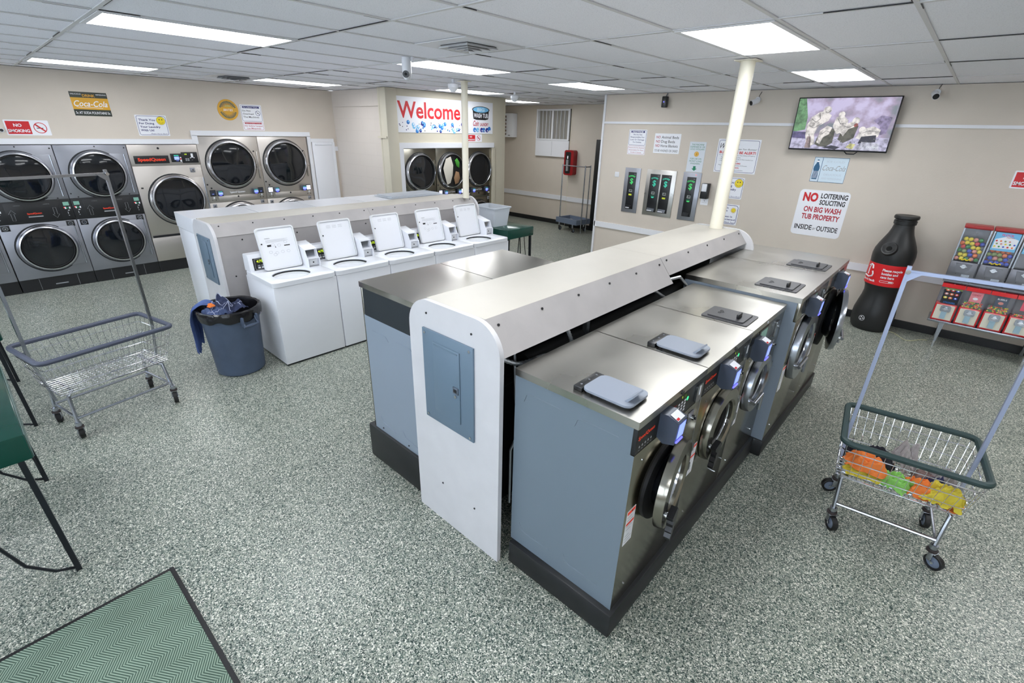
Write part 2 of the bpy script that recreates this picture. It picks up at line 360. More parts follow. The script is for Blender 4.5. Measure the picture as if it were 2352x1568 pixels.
# right wall trims
t = MB().box(-5.05, 4.3, 7.83, 7.85, 2.42, 2.455, white).box(-5.06, 4.3, 7.825, 7.85, .65, .745, white).box(-5.075, -5.04, 7.825, 7.9, 0, CZ, white)
struct('trim_7', t, 'white rails and corner strip on the right wall')
struct('baseboard_right', MB().box(-5.04, 4.3, 7.83, 7.85, 0, .1, black), 'black vinyl baseboard')
struct('baseboard_hall', MB().box(-10.3, -7.58, 10.38, 10.4, 0, .11, black).box(-7.58, -5.05, 10.32, 10.34, 0, .11, black), 'black vinyl baseboard')
struct('trim_8', MB().box(-10.3, -7.58, 10.375, 10.4, .63, .74, white)  .box(-7.58, -6.81, 10.315, 10.34, .63, .74, white), 'white chair rail in the hall')
d = struct('door_2', MB().box(-6.8, -5.6, 10.3, 10.34, 0, 2.12, blackp, .005), 'dark door at the end of the hall'); MB().cyl((-6.6, 10.3, 1.0), (-6.6, 10.25, 1.0), .025, chrome).build('door_knob', d)
# hall window
w = MB().box(-8.7, -7.64, 10.36, 10.4, 1.68, 2.78, mat('dim_grey', (140, 136, 130), .4)); w0 = struct('window_6', w, 'barred white hall window with solid lower panels')
f = MB()
for x in (-8.7, -8.2, -7.69): f.box(x, x + .05, 10.33, 10.37, 2.08, 2.78, white)
for z in (2.742, 2.062): f.box(-8.695, -7.645, 10.328, 10.372, z, z + .036, white)
for k in range(9):
    if k != 4: f.box(-8.62 + k * .115, -8.61 + k * .115, 10.335, 10.36, 2.1, 2.75, white)
f.build('window_frame', w0)
p = MB().box(-8.71, -7.63, 10.34, 10.37, 1.68, 2.06, white)
p.box(-8.17, -8.165, 10.338, 10.341, 1.7, 2.04, greyink).build('lower_panel', w0)
struct('trim_9', MB().box(-7.6, -7.58, 10.335, 10.35, 0, CZ, wallo), 'conduit strip on hall wall')
# ------------------------------------------------------------ ceiling lamps
def lamp(x0, y0, label):
    t = thing('ceiling_light', label, 'ceiling light', (x0, y0, CZ), 0, 'recessed fluorescent ceiling lights')
    f = MB(); a, b = .589, 1.211
    for p in ((0, a, 0, .03), (0, a, b - .03, b), (0, .03, .03, b - .03), (a - .03, a, .03, b - .03)): f.box(p[0], p[1], p[2], p[3], -.006, .004, white)
    f.build('frame', t); MB().box(.03, a - .03, .03, b - .03, -.003, .003, lampm).build('diffuser', t)
LAMPS = [(-4.72, .785, 'largest long bright ceiling light at upper left, nearest the camera on that side'), (-8.4, .785, 'thin bright ceiling light above the left dryers and soda sign'),
 (-4.72, 3.255, 'bright ceiling light right behind the small dome camera, before the vent'), (-8.4, 3.255, 'thin ceiling light near the left wall above the round yellow sign'),
 (-1.663, 3.255, 'large bright ceiling light just in front of the right cream pole'), (-1.663, 5.725, 'bright ceiling light above the wall television'),
 (-4.72, 5.725, 'bright ceiling light above the change machines, left of the cream pole'), (-7.17, 5.725, 'thin ceiling light crossing behind the far cream pole by the welcome banner'),
 (-8.4, 8.2, 'farthest thin ceiling light over the back hall')]
for x, y, l in LAMPS: lamp(x + .012, y + .012, l)
for x, y in ((-8.4, -1.685), (-4.72, -1.685), (-1.663, -1.685), (-1.663, .785), (1.402, -1.685), (1.402, .785), (1.402, 3.255), (1.402, 5.725)):
    lamp(x + .012, y + .012, 'ceiling light out of view beyond the edges of the picture')
def vent(x0, y0, label, dark=0):
    t = thing('ceiling_vent', label, 'vent', (x0, y0, CZ))
    MB().box(0, .59, 0, .59, -.002, .003, white).box(.14, .45, .14, .45, -.004, .001, drumdark).build('backing', t)
    for k, a in enumerate((.13, .175, .22, .262)):
        m = MB(); c = .295; h = c - a; i = h - .022; z = -.004 - k * .006; lm = tilet if not dark else greyink
        v = [(c + sx * p, c + sy * p, q) for p, q in ((h, z - .016), (i, z + .004), (i, z + .001), (h, z - .019)) for sx, sy in ((-1, -1), (1, -1), (1, 1), (-1, 1))]
        m.add(v, [(r4 * 4 + j, r4 * 4 + (j + 1) % 4, ((r4 + 1) % 4) * 4 + (j + 1) % 4, ((r4 + 1) % 4) * 4 + j) for r4 in range(4) for j in range(4)], lm)
        m.build('louver', t)
vent(-3.49, 2.64, 'square white ceiling vent with nested louvers near the dome camera')
vent(-8.39, 2.64, 'dark small ceiling vent between the two thin lights near the left wall', 1)
# ------------------------------------------------------------ poles
def pole(x, y, z0, r, label):
    t = thing('support_pole', label, 'pole', (x, y, z0))
    MB().cyl((0, 0, 0), (0, 0, CZ - z0), r, polem, n=32).build('shaft', t)
    MB().box(-r * 1.5, r * 1.5, -r * 1.5, r * 1.5, CZ - z0 - .008, CZ - z0 - .001, polem).build('top_plate', t)
pole(-1.70, 4.785, 1.458, .06, 'cream steel support pole rising from the front bulkhead')
pole(-5.46, 4.93, 1.341, .046, 'beige support pole in front of the welcome banner')
# ------------------------------------------------------------ front load washers (local: x width, y back, front at y=0)
def ring_door(t, cx, cz, r, y0, style, ang=0, hinge=1):
    """door with glass bowl; style 'black' (black grip) or 'chrome' (bar handle)"""
    d = MB(); Mx = None
    if ang:
        hx = cx + hinge * r; Mx = Matrix.Translation((hx, y0, 0)) @ Matrix.Rotation(ang, 4, 'Z') @ Matrix.Translation((-hx, -y0, 0))
    d.lathe([(r * .62, .02), (r * .64, -.035), (r * .7, -.045), (r * .97, -.04), (r, -.02), (r, .0), (r * .62, .02)], steelf if style == 'black' else chromed, (cx, y0, cz), 'y', 48, Mx)
    o = d.build('door', t)
    MB().lathe([(r * .63, 0), (r * .6, .03), (r * .5, .07), (r * .3, .1), (0, .11)], darkglass, (cx, y0, cz), 'y', 40, Mx).build('door_glass', o)
    MB().lathe([(r * .66, -.03), (r * .62, -.01), (r * .6, .03)], chrome, (cx, y0, cz), 'y', 40, Mx).build('inner_ring', o)
    h = MB(); a = R(205)
    hx, hz = cx + r * .82 * cos(a), cz + r * .82 * sin(a)
    if style == 'black':
        P = [(-.01, .02), (.06, .035), (.085, .01), (.075, -.05), (.05, -.11), (.02, -.135), (.01, -.115), (.02, -.095), (.012, -.08), (.025, -.06), (.02, -.04), (.03, -.025), (0, -.005)]
        h.prism([(hx + p, hz + q) for p, q in P], 'y', y0 - .08, y0 - .05, black, Mx).cyl((hx + .01, y0 - .02, hz + .01), (hx + .01, y0 - .06, hz + .01), .014, chrome, M=Mx)
    else:
        h.cyl((hx - .02, y0 - .07, hz), (hx + r * .6, y0 - .075, hz + .02), .012, chromed, M=Mx).cyl((hx, y0 - .03, hz), (hx, y0 - .075, hz), .014, chrome, M=Mx).cyl((hx + r * .6, y0 - .075, hz + .02), (hx + r * .62, y0 - .075, hz - .1), .011, chromed, M=Mx)
    h.build('handle', o)
    g_ = MB().lathe([(r * .93, .004), (r * .93, -.012), (r * .5, -.012), (r * .55, .1), (r * .45, .2), (0, .2)], rubber, (cx, y0, cz), 'y', 40)
    g_.build('gasket', t)
    hh = MB()
    for s_ in (-.06, .06): hh.box(cx + hinge * (r - .02), cx + hinge * (r + .035), y0 - .035, y0 - .005, cz + s_ - .02, cz + s_ + .02, chromed)
    hh.build('hinge', t)
def reader(t, x, z, w=.085, h=.12, tilt=0):
    c = MB().prism([(-.0, z), (-.0, z + h), (-.035, z + h + .004), (-.085, z + h - .015), (-.08, z - .005), (-.03, z - .02)], 'x', x, x + w, readm)
    o = c.build('card_reader', t)
    MB().add([(x + .01, -.0865, z + h - .025), (x + w - .01, -.0865, z + h - .025), (x + w - .01, -.083, z + .02), (x + .01, -.083, z + .02)], [(0, 1, 2, 3)], screenb).build('screen', o)
    MB().box(x + .012, x + w - .012, -.086, -.08, z + .0, z + .008, ledblue).build('card_slot', o)
    MB().add([(x + .01, -.04, z + h + .0055), (x + w - .01, -.04, z + h + .0055), (x + w - .01, -.078, z + h - .011), (x + .01, -.078, z + h - .011)], [(0, 1, 2, 3)], signw).add(
        [(x + .012, -.066, z + h - .0055), (x + .034, -.066, z + h - .0055), (x + .034, -.076, z + h - .01), (x + .012, -.076, z + h - .01)], [(0, 1, 2, 3)], red).build('label', o)
def sticker(t, x, z, w=.075, h=.2, two=1):
    s = MB().box(x, x + w, -.0016, 0, z, z + h, signw).rect(x + .003, z + h - .022, x + w - .003, z + h - .003, redbrand, -.002)
    if two: s.rect(x + .003, z + h * .58, x + w - .003, z + h * .58 + .014, redbrand, -.002)
    for k in range(9):
        if k != 3: s.rect(x + .008, z + .015 + k * .018, x + w - rnd.uniform(.01, .03), z + .018 + k * .018, greyink, -.002)
    s.build('warning_sticker', t)
def lock(t, x, z, s_=.03):
    MB().box(x - s_, x + s_, -.006, 0, z - s_, z + s_, steelg, .002).cyl((x, -.006, z), (x, -.024, z), s_ * .5, chrome).cyl((x, -.024, z), (x, -.03, z), s_ * .25, drumdark).build('lock', t)
def soap_lid(t, kind, x0, x1, y0, y1, z):
    if kind == 'flat':
        MB().box(x0 + .0, x1 - .0, y1 - .045, y1, z, z + .02, black, .003).cyl((x0 + .03, y1 - .022, z + .02), (x0 + .03, y1 - .022, z + .022), .006, chrome).cyl((x1 - .03, y1 - .022, z + .02), (x1 - .03, y1 - .022, z + .022), .006, chrome).cyl(((x0 + x1) / 2, y1 - .022, z + .02), ((x0 + x1) / 2, y1 - .022, z + .022), .006, chrome).build('hinge_strip', t)
        o = MB().prism(rr(x0, y0, x1, y1 - .04, .035), 'z', z + .012, z + .022, greylid).prism(rr(x0 + .012, y0 + .012, x1 - .012, y1 - .05, .02), 'z', z, z + .012, drumdark).build('dispenser_lid', t)
        MB().prism([(y0 + .03, z + .022), (y0 + .045, z + .022), (y0 + .012, z + .055), (y0 + .006, z + .05)], 'x', x0 + .035, x1 - .06, greylid).build('grip', o)
    else:
        o = MB().prism(rr(x0, y0, x1, y1, .015), 'z', z, z + .006, charlid).prism(rr(x0 + .02, y0 + .03, x1 - .02, y1 - .03, .012), 'z', z + .006, z + .014, charlid).build('dispenser_lid', t)
        MB().box(x0 + .06, x0 + .075 + .05, y0 + .07, y0 + .085, z + .014, z + .042, black, .004).build('grip', o)
        e = MB()
        for k in range(3): e.lathe([(.012, 0), (.012, .0015), (.009, .0015), (.009, 0)], black, (x0 + .1 + k * .02, y1 - .08 - .01 * (k % 2), z + .014), 'z', 12)
        e.build('embossed_mark', o)
def washer(label, loc, rz, w, d, z0, z1, r, style='black', ang=0, lid='flat', seam=1.075, side=bluegrey, topm=None, lidp=(.03, .21, .065, .345), dcx=None, dcz=.77, read=(.19, 1.075), sx=None, glow=0, minimal=False):
    t = thing('front_load_washer', label, 'washing machine', loc, rz, 'stainless front load washers')
    b = MB().box(0, w - .004, .02, d, z0, z1 - .035, side)
    c = b
    if not minimal:
        for s_, xx in ((-1, -.001),):
            for (ya, yb) in ((.08, .3), (.36, .6)):
                for (zz, dz) in ((z1 - .11, -.05), (z0 + .1, .05)):
                    c.tube([(xx, ya, zz), (xx, yb - .04, zz), (xx, yb - .015, zz + dz * .2), (xx, yb, zz + dz)], .0022, side, 5)
    b.build('body', t)
    c = MB().box(0, w - .004, 0, .02, z0, seam - .004, steelf, .002); c.box(-.001, .0, .001, .035, z0, seam - .004, side)
    c.build('front_panel', t)
    c = MB().box(0, w - .004, 0, .02, seam, z1 - .036, blackp if style == 'black' else steelf, .001)
    cp = c.build('control_panel', t)
    MB().prism(rr(-.006, -.004, w + .001, d + .0, .004, 2), 'z', z1 - .036, z1, topm or steelt).build('top_panel', t)
    if minimal:
        ring_door(t, w / 2, dcz, r, -.002, style); return t
    lx = MB(); zc = seam
    if style == 'black':
        lx.text('SpeedQueen', .012, zc + .068, .019, redbrand, -.0015, w=.14, al='L', bold=.02, shear=.1)
        for k in range(5): lx.disc(.03 + k * .025, zc + .03, .006, greyink, -.0015, 10).rect(.024 + k * .025, zc + .012, .036 + k * .025, zc + .015, greyink, -.0015)
        for a in range(3):
            for q in range(4): lx.rect(.375 + a * .032, zc + .02 + q * .017, .393 + a * .032, zc + .031 + q * .017, signw, -.0015)
        lx.disc(.475, zc + .075, .011, ledgreen, -.0015).text('0', .41, zc + .1, .012, ledyel, -.0015).rect(.43, zc + .095, .455, zc + .11, mat('dark_lime', (90, 110, 30), .5), -.0015)
        lx.rect(.3, zc + .085, .36, zc + .089, dred, -.0015)
        lx.build('markings', cp)
        MB().prism(rr(.56, zc + .012, .625, zc + .108, .015), 'y', -.012, -.001, chromed).box(.585, .6, -.013, -.01, zc + .05, zc + .1, signw).build('coin_slot', t)
        lock(t, .56, seam - .065)
        MB().cyl((w * .57, -.004, z1 - .02), (w * .57, -.011, z1 - .02), .011, black).build('button', t)
    else:
        x0 = read[0]
        MB().box(x0 + .09, x0 + .27, -.004, -.001, z1 - .14, z1 - .05, black).rect(x0 + .12, z1 - .13, x0 + .25, z1 - .06, lcd, -.0045).build('display', t)
        MB().box(x0 - .06, x0 + .07, -.004, -.001, z1 - .1, z1 - .05, black).build('keypad', t)
        MB().prism(rr(w - .16, z1 - .2, w - .1, z1 - .08, .012), 'y', -.01, -.001, chromed).cyl((w - .13, -.01, z1 - .12), (w - .13, -.018, z1 - .12), .012, chrome).build('coin_slot', t)
        lock(t, w - .14, z1 - .25, .026)
        MB().cyl((w * .4, -.004, z1 - .02), (w * .4, -.008, z1 - .02), .008, signw).build('button', t)
    reader(t, read[0], read[1])
    sticker(t, sx if sx is not None else .02, .56, two=(style == 'black'))
    if lid: soap_lid(t, 'flat' if lid == 'flat' else 'ribbed', lidp[0], lidp[1], lidp[2], lidp[3], z1)
    ring_door(t, dcx or w / 2, dcz, r, -.004, style, ang)
    screws(t, [(a, 0, c_) for (a, c_) in ((.08, seam - .06), (.06, .75), (.1, z0 + .1), (w - .1, z0 + .12), (w - .12, .6))], (0, -.004, 0), .005, chrome, 'bolt')
    return t
FXx = -.687
washer('nearest stainless front load washer with its door ajar and grey soap lid', (FXx, 1.522, 0), FX, .672, .66, .155, 1.24, .225, ang=R(9))
washer('second stainless front load washer in the near row, door shut, grey soap lid', (FXx, 2.194, 0), FX, .668, .66, .155, 1.24, .225, sx=-.01 + .02)
washer('third stainless washer in the near row with charcoal ribbed soap lid and green display', (FXx, 2.862, 0), FX, .68, .66, .155, 1.24, .205, 'chrome', lid='ribbed', lidp=(.03, .26, .05, .33), dcx=.3, dcz=.79, read=(.06, 1.05), side=steelg)
washer('taller large washer behind the step in the row, door shut', (-.61, 3.575, 0), FX, .865, .82, .14, 1.29, .27, 'chrome', lid='ribbed', lidp=(.1, .37, .065, .345), dcx=.36, dcz=.84, read=(.22, 1.13), side=bluegrey2, seam=1.12)
washer('farthest large washer in the row with its round door swung open', (-.61, 4.44, 0), FX, .73, .82, .14, 1.29, .27, 'chrome', ang=R(14), lid='ribbed', lidp=(.06, .32, .055, .35), dcx=.33, dcz=.84, read=(.3, 1.13), side=bluegrey2, seam=1.12)
for i, (x0, x1, y0, y1, h, l) in enumerate(((-1.335, -.665, 1.49, 3.55, .155, 'black painted concrete plinth under the three near washers'), (-1.45, -.598, 3.56, 5.19, .14, 'black painted concrete plinth under the two large washers'), (-2.755, -2.08, 1.49, 2.87, .28, 'tall black plinth under the two back-facing washers'))):
    tag(MB().box(x0, x1, y0, y1, 0, h, blackp, .01).build('plinth'), l, 'plinth')
# back row
for i, (y, l) in enumerate(((1.505, 'large washer facing away at the near end of the island, dark band on its side'), (2.178, 'large stainless washer facing away, second from the near end'))):
    t = thing('extractor_washer', l, 'washing machine', (-2.7, y + .668, 0), R(-90), 'back-facing large washers')
    bd = MB().box(0, .664, .02, .62, .28, 1.15, bluegrey2).box(0, .664, .03, .62, 1.15, 1.335, mat('slate_band', (30, 38, 46), .4))
    MB().box(.004, .66, 0, .02, .28, 1.335, steelf, .002).build('front_panel', t)
    MB().prism(rr(-.0, -.01, .666, .60, .004, 2), 'z', 1.335, 1.37, mat('polished_top', (184, 180, 172), .19, 1, noise=.02, nscale=1.5)).build('top_panel', t)
    MB().box(0, .666, .605, .74, 1.33, 1.366, steelt).build('rear_cover', t)
    m = bd
    for (a, b_) in ((.1, .28), (.36, .54)): m.tube([(.6655, a, 1.06), (.6655, b_ - .03, 1.06), (.6655, b_, 1.03)], .002, bluegrey2, 5).tube([(.6655, a, .4), (.6655, a + .03, .36), (.6655, b_, .34)], .002, bluegrey2, 5)
    m.build('body', t); screws(t, [(.664, .12, .31), (.664, .42, .31)], (.004, 0, 0), .006, ink)
    ring_door(t, .333, .82, .25, -.004, 'chrome')
# ------------------------------------------------------------ bulkheads
def endpanel(x0, x1, z, r, n=10):
    p = [(x1, 0)]
    for i in range(n + 1): a = R(90 * i / n); p.append((x1 - r + r * cos(a), z - r + r * sin(a)))
    for i in range(n + 1): a = R(90 + 90 * i / n); p.append((x0 + r + r * cos(a), z - r + r * sin(a)))
    return p + [(x0, 0)]
def bulkhead(label, x0, x1, y0, y1, z, secs, scr, pan, skl=True):
    t = thing('pipe_bulkhead', label, 'bulkhead', (0, 0, 0)); cx = (x0 + x1) / 2; r = .17
    for nm, ya, yb, e_ in (('end_panel', y0, y0 + .028, 0), ('far_end_panel', y1 - .028, y1, .035)):
        o = MB().prism(endpanel(x0, x1 + e_, z + e_ * .2, r + e_), 'y', ya, yb, laminate).build(nm, t)
    for i, (a, b_) in enumerate(secs): MB().box(cx - .222, cx + .222, a + .001, b_ - .001, z - .025, z, laminatet).build('top_slab', t)
    for s_ in ((1, -1) if skl else (1,)):
        for i, (a, b_) in enumerate(scr):
            zb = b_[1]; a1, b1 = a, b_[0]
            xa = cx + s_ * .223; xb = xa + s_ * ((x1 - x0) / 2 - .223) * (z - zb) / (z - scr[0][1][1])
            o = MB().add([(xa, a1, z), (xb - s_ * .0, a1, zb), (xb, b1, zb), (xa, b1, z), (xa - s_ * .012, a1, z - .01), (xb - s_ * .014, a1, zb), (xb - s_ * .014, b1, zb), (xa - s_ * .012, b1, z - .01)],
                [(0, 1, 2, 3), (4, 7, 6, 5), (0, 3, 7, 4), (1, 5, 6, 2), (0, 4, 5, 1), (3, 2, 6, 7)], skirtm).build('skirt', t)
            n = int((b1 - a1) / .42) + 1; px = xa + (xb - xa) * .22; pz = z + (zb - z) * .22
            screws(o, [(px, a1 + .06 + (b1 - a1 - .12) * k / n, pz) for k in range(n + 1)], (s_ * .006, 0, .002), .007, ink)
    return t
bh = bulkhead('front cream topped bulkhead between the near washer rows, large electrical panel on its end', -2.08, -1.375, 1.44, 4.89, 1.457, ((1.468, 3.28), (3.28, 4.86)), ((1.468, (3.24, 1.295)), (3.245, (4.86, 1.345))), None)
screws(bh, [(-1.92, 1.44, 1.385), (-1.57, 1.44, 1.37), (-1.84, 1.44, .3), (-1.56, 1.44, .28)], (0, -.004, 0), .006, ink)
def epanel(x0, x1, z0, z1, y, label):
    t = thing('electrical_panel', label, 'electrical panel', (x0, y, z0)); w, h = x1 - x0, z1 - z0
    MB().box(0, w, -.012, 0, 0, h, panelm, .002).build('cover', t)
    d_ = MB().box(w * .23, w * .76, -.019, -.012, h * .13, h * .9, panelm, .003).box(w * .26, w * .73, -.021, -.019, h * .87, h * .885, panelm).build('door', t)
    MB().box(w * .64, w * .745, -.026, -.019, h * .46, h * .53, mat('latch_grey', (88, 98, 112), .35), .002).box(w * .665, w * .72, -.028, -.026, h * .48, h * .51, black).build('latch', d_)
    MB().cyl((w * .69, -.019, h * .43), (w * .69, -.027, h * .43), .009, chrome).build('key_lock', d_)
    screws(t, [(w * a, -.012, h * b_) for a in (.06, .94) for b_ in (.04, .96)], (0, -.005, 0), .008, chrome)
epanel(-1.951, -1.55, .745, 1.3, 1.44, 'large grey electrical panel on the end of the front bulkhead')
# plumbing behind washers
def pipe(name, label, cat, pts, r, m, n=10): return tag(MB().tube(pts, r, m, n).build(name), label, cat)
pipe('drain_pipe', 'thick black drain pipe running under the front bulkhead skirt', 'pipe', [(-1.5, 1.75, 1.13), (-1.5, 4.7, 1.13)], .055, rubber, 16)
pipe('water_pipe', 'thin black pipe behind the near washers under the bulkhead', 'pipe', [(-1.62, 1.6, .98), (-1.62, 4.7, .98)], .03, rubber)
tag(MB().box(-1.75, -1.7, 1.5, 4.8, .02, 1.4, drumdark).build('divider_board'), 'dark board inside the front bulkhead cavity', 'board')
def flex(label, pts, r=.013):
    t = MB(); P = [Vector(p) for p in pts]; Q = []
    for i in range(len(P) - 1):
        for k in range(8):
            u = k / 8; p0 = P[max(i - 1, 0)]; p1 = P[i]; p2 = P[i + 1]; p3 = P[min(i + 2, len(P) - 1)]
            Q.append(.5 * ((2 * p1) + (p2 - p0) * u + (2 * p0 - 5 * p1 + 4 * p2 - p3) * u * u + (3 * p1 - p0 - 3 * p2 + p3) * u ** 3))
    Q.append(P[-1]); t.tube(Q, r * .85, galv, 8)
    for i in range(len(Q) - 1):
        n = max(1, int((Q[i + 1] - Q[i]).length / (r * .9)))
        for k in range(n):
            a = Q[i].lerp(Q[i + 1], k / n); b_ = Q[i].lerp(Q[i + 1], (k + .5) / n); t.cyl(a, b_, r, galv, n=8)
    return tag(t.build('flexible_conduit'), label, 'conduit')
flex('horizontal silver flexible conduit beside the bulkhead end panel', [(-1.5, 1.5, 1.27), (-1.42, 1.62, 1.2), (-1.38, 1.8, 1.2), (-1.35, 2.0, 1.14)])
flex('vertical silver flexible conduit hanging under the bulkhead skirt', [(-1.47, 2.02, 1.34), (-1.43, 2.05, 1.25), (-1.38, 2.07, 1.12)])
tag(MB().box(-1.48, -1.45, 2.27, 2.3, .1, 1.36, galv).build('steel_strut'), 'grey steel strut standing behind the near washers', 'strut')
tag(MB().tube([(-1.4, 1.56, .35), (-1.41, 1.57, .7), (-1.38, 1.6, .82), (-1.43, 1.62, 1.0), (-1.45, 1.62, 1.3)], .008, galv).build('metal_hose'), 'thin grey hose in the dark gap beside the nearest washer', 'hose')

pipe('grey_hose', 'curved grey hose between bulkhead and large washer, upper', 'hose', [(-1.55, 3.1, 1.2), (-1.45, 3.2, 1.3), (-1.38, 3.35, 1.32), (-1.36, 3.45, 1.24), (-1.36, 3.5, 1.1)], .012, galv)
pipe('grey_hose', 'curved grey hose between bulkhead and large washer, lower', 'hose', [(-1.5, 2.95, 1.25), (-1.42, 3.05, 1.27), (-1.37, 3.15, 1.2), (-1.37, 3.2, 1.05)], .014, galv)
# ------------------------------------------------------------ second bulkhead and top loaders
b2 = bulkhead('rear bulkhead behind the white top loaders, with small electrical panel on its end', -6.06, -5.41, 1.49, 5.12, 1.34, ((1.518, 3.3), (3.3, 5.09)), ((1.518, (3.3, 1.22)), (3.302, (5.09, 1.22))), None)
MB().box(-5.43, -5.415, 1.518, 5.09, 0, 1.225, skirtm).build('face_board', b2)
epanel(-5.93, -5.55, .7, 1.19, 1.49, 'small grey electrical panel on the end of the rear bulkhead')
screws(b2, [(-5.413, 1.75 + k * .29, 1.17) for k in range(12) if k % 4 != 3] + [(-5.415, 1.62, .8)], (.005, 0, 0), .008, ink)
def toploader(label, y, printed):
    t = thing('top_load_washer', label, 'washing machine', (-4.605, y, 0), FX, 'white top load washers'); w, d, h = .658, .68, .885
    MB().box(.003, w - .003, .012, d, .02, h - .05, enamel, .006).box(.02, w - .02, .03, d, 0, .02, drumdark).build('body', t)
    # deck with round opening
    cx, cy, rx, ry = .295, .25, .185, .165; n = 48; P = []; Q = []
    for i in range(n):
        a = 2 * pi * i / n + .001; Q.append((cx + rx * cos(a), cy + ry * sin(a)))
        c, s_ = cos(a), sin(a); k = min([v for v in (((w - cx) / c if c > 0 else -cx / c) if abs(c) > 1e-4 else 9, ((d - cy) / s_ if s_ > 0 else -cy / s_) if abs(s_) > 1e-4 else 9)]); P.append((cx + c * k, cy + s_ * k))
    v = [(x, y_, h - .004) for x, y_ in P] + [(x, y_, h - .004) for x, y_ in Q] + [(x, y_, h - .048) for x, y_ in P] + [(x, y_, h - .03) for x, y_ in Q] + [(cx + (x - cx) * 1.06, cy + (y_ - cy) * 1.06, h) for x, y_ in Q] + [(min(max(x, .008), w - .008), min(max(y_, .008), d), h) for x, y_ in P]
    f = []
    for i in range(n):
        j = (i + 1) % n
        f += [(4 * n + i, 4 * n + j, 5 * n + j, 5 * n + i), (4 * n + i, n + i, n + j, 4 * n + j), (n + i, 3 * n + i, 3 * n + j, n + j), (5 * n + i, 5 * n + j, 0 + j, 0 + i), (i, j, 2 * n + j, 2 * n + i)]
    MB().add(v, f, enamel).build('top_deck', t)
    tub = MB(Matrix.Translation((cx, cy, h)) @ Matrix.Diagonal((1, .9, 1, 1)))
    tub.lathe([(.19, -.012), (.182, -.014), (.182, -.03), (.19, -.034)], drumdark, n=40)
    tub.lathe([(.188, -.03), (.172, -.032), (.168, -.05), (.165, -.052)], enamel2, n=40)
    tub.lathe([(.166, -.05), (.156, -.07), (.155, -.3), (0, -.3)], chromed, n=40)
    o = tub.build('wash_tub', t)
    MB(Matrix.Translation((cx, cy, h))).lathe([(.05, -.3), (.04, -.2), (.035, -.1), (.02, -.08), (0, -.08)], mat('agitator_grey', (150, 152, 158), .4)).build('agitator', o)
    L = Matrix.Translation((.125, .455, h + .006)) @ Matrix.Rotation(R(-76), 4, 'X') @ Matrix.Rotation(R(180), 4, 'X')
    # lid: local x width, local z up when open
    L = Matrix.Translation((.125, .453, h + .008)) @ Matrix.Rotation(R(-15), 4, 'X')
    o = MB(L).prism(rr(0, 0, .385, .43, .03), 'y', 0, .02, enamel).build('lid', t)
    q = MB(L).outline(rr(0, 0, .385, .43, .03), enamel, .012, -.008)
    pts = rr(0, 0, .385, .43, .03); n = len(pts)
    q = MB(L)
    inn = rr(.014, .014, .371, .416, .02)
    q.add([(a, -.012, c) for a, c in pts] + [(a, -.012, c) for a, c in inn] + [(a, 0, c) for a, c in pts] + [(a, 0, c) for a, c in inn],
          [(i, (i + 1) % n, n + (i + 1) % n, n + i) for i in range(n)] + [(i, 2 * n + i, 2 * n + (i + 1) % n, (i + 1) % n) for i in range(n)] + [(n + i, n + (i + 1) % n, 3 * n + (i + 1) % n, 3 * n + i) for i in range(n)], enamel2)
    q.build('lid_rim', o)
    u = MB(L)
    if printed:
        u.text('WARNING', .07, .315, .008, ink, -.0008, al='L', bold=.01)
        for k in range(4): u.rect(.075, .3 - k * .008, .3 - .03 * (k % 2), .3015 - k * .008, greyink, -.0008)
        u.rect(.08, .235, .12, .255, ink, -.0008).rect(.25, .225, .31, .235, ink, -.0008).flat([(.155, .22), (.16, .24), (.165, .22)], ink, -.0008)
        for (x, z) in ((.14, .25), (.2, .24), (.27, .265), (.1, .18), (.16, .165), (.22, .17), (.28, .17), (.14, .15)): u.outline([(x + .018 * cos(i * pi / 4), z + .014 * sin(i * pi / 4)) for i in range(8)], greyink, .0015, -.0008)
    else:
        for k in range(3):
            for j in range(3): u.rect(.09 + k * .07, .345 + j * .012, .14 + k * .07, .347 + j * .012, greyink, -.0008)
    u.cyl((.03, -.001, .27), (.03, -.006, .27), .007, ink, n=10)
    u.build('printed_instructions', o)
    MB(L).tube([(.02, -.002, .012), (.365, -.002, .012), (.375, -.002, .022), (.375, -.002, .07)], .0025, drumdark, 5).build('lid_seal', o)
    # console
    c = MB().prism([(.53, h), (.545, h + .15), (.56, h + .175), (.66, h + .175), (.675, h + .16), (.68, h)], 'x', .006, w - .006, enamel).build('console', t)
    K = Matrix.Translation((0, .53, h)) @ Matrix.Rotation(R(-5.5), 4, 'X')
    k = MB(K).box(.045, .26, -.004, 0, .012, .135, black, .002)
    k.build('control_display', c)
    MB(K).text('4:75', .11, .09, .026, ledyel, -.005, bold=.01).rect(.085, .03, .11, .045, signw, -.005).rect(.12, .03, .145, .045, signw, -.005).rect(.085, .052, .11, .064, greyink, -.005).rect(.12, .052, .145, .064, greyink, -.005).outline(rr(.06, .02, .22, .128, .006), signw, .0015, -.005).build('display_figures', c)
    # coin box
    p = [(.66, h), (.66, h + .215), (.60, h + .235), (.38, h + .185), (.345, h + .10), (.32, h + .085), (.32, h)]
    cb = MB().prism(p, 'x', .52, .525, enamel).prism(p, 'x', .645, .65, enamel)
    cb.prism([(.66, h), (.66, h + .213), (.60, h + .233), (.4, h + .185), (.4, h)], 'x', .525, .645, enamel)
    cb.prism([(.4, h + .178), (.4, h + .186), (.38, h + .184), (.378, h + .176)], 'x', .525, .645, enamel).box(.525, .645, .33, .4, h + .085, h + .093, enamel)
    cb.box(.525, .645, .36, .4, h, h + .085, enamel)
    o = cb.build('coin_box', t)
    MB().box(.54, .63, .392, .3995, h + .1, h + .17, chromed).box(.535, .54, .385, .392, h + .1, h + .17, ink).build('coin_slide', o)
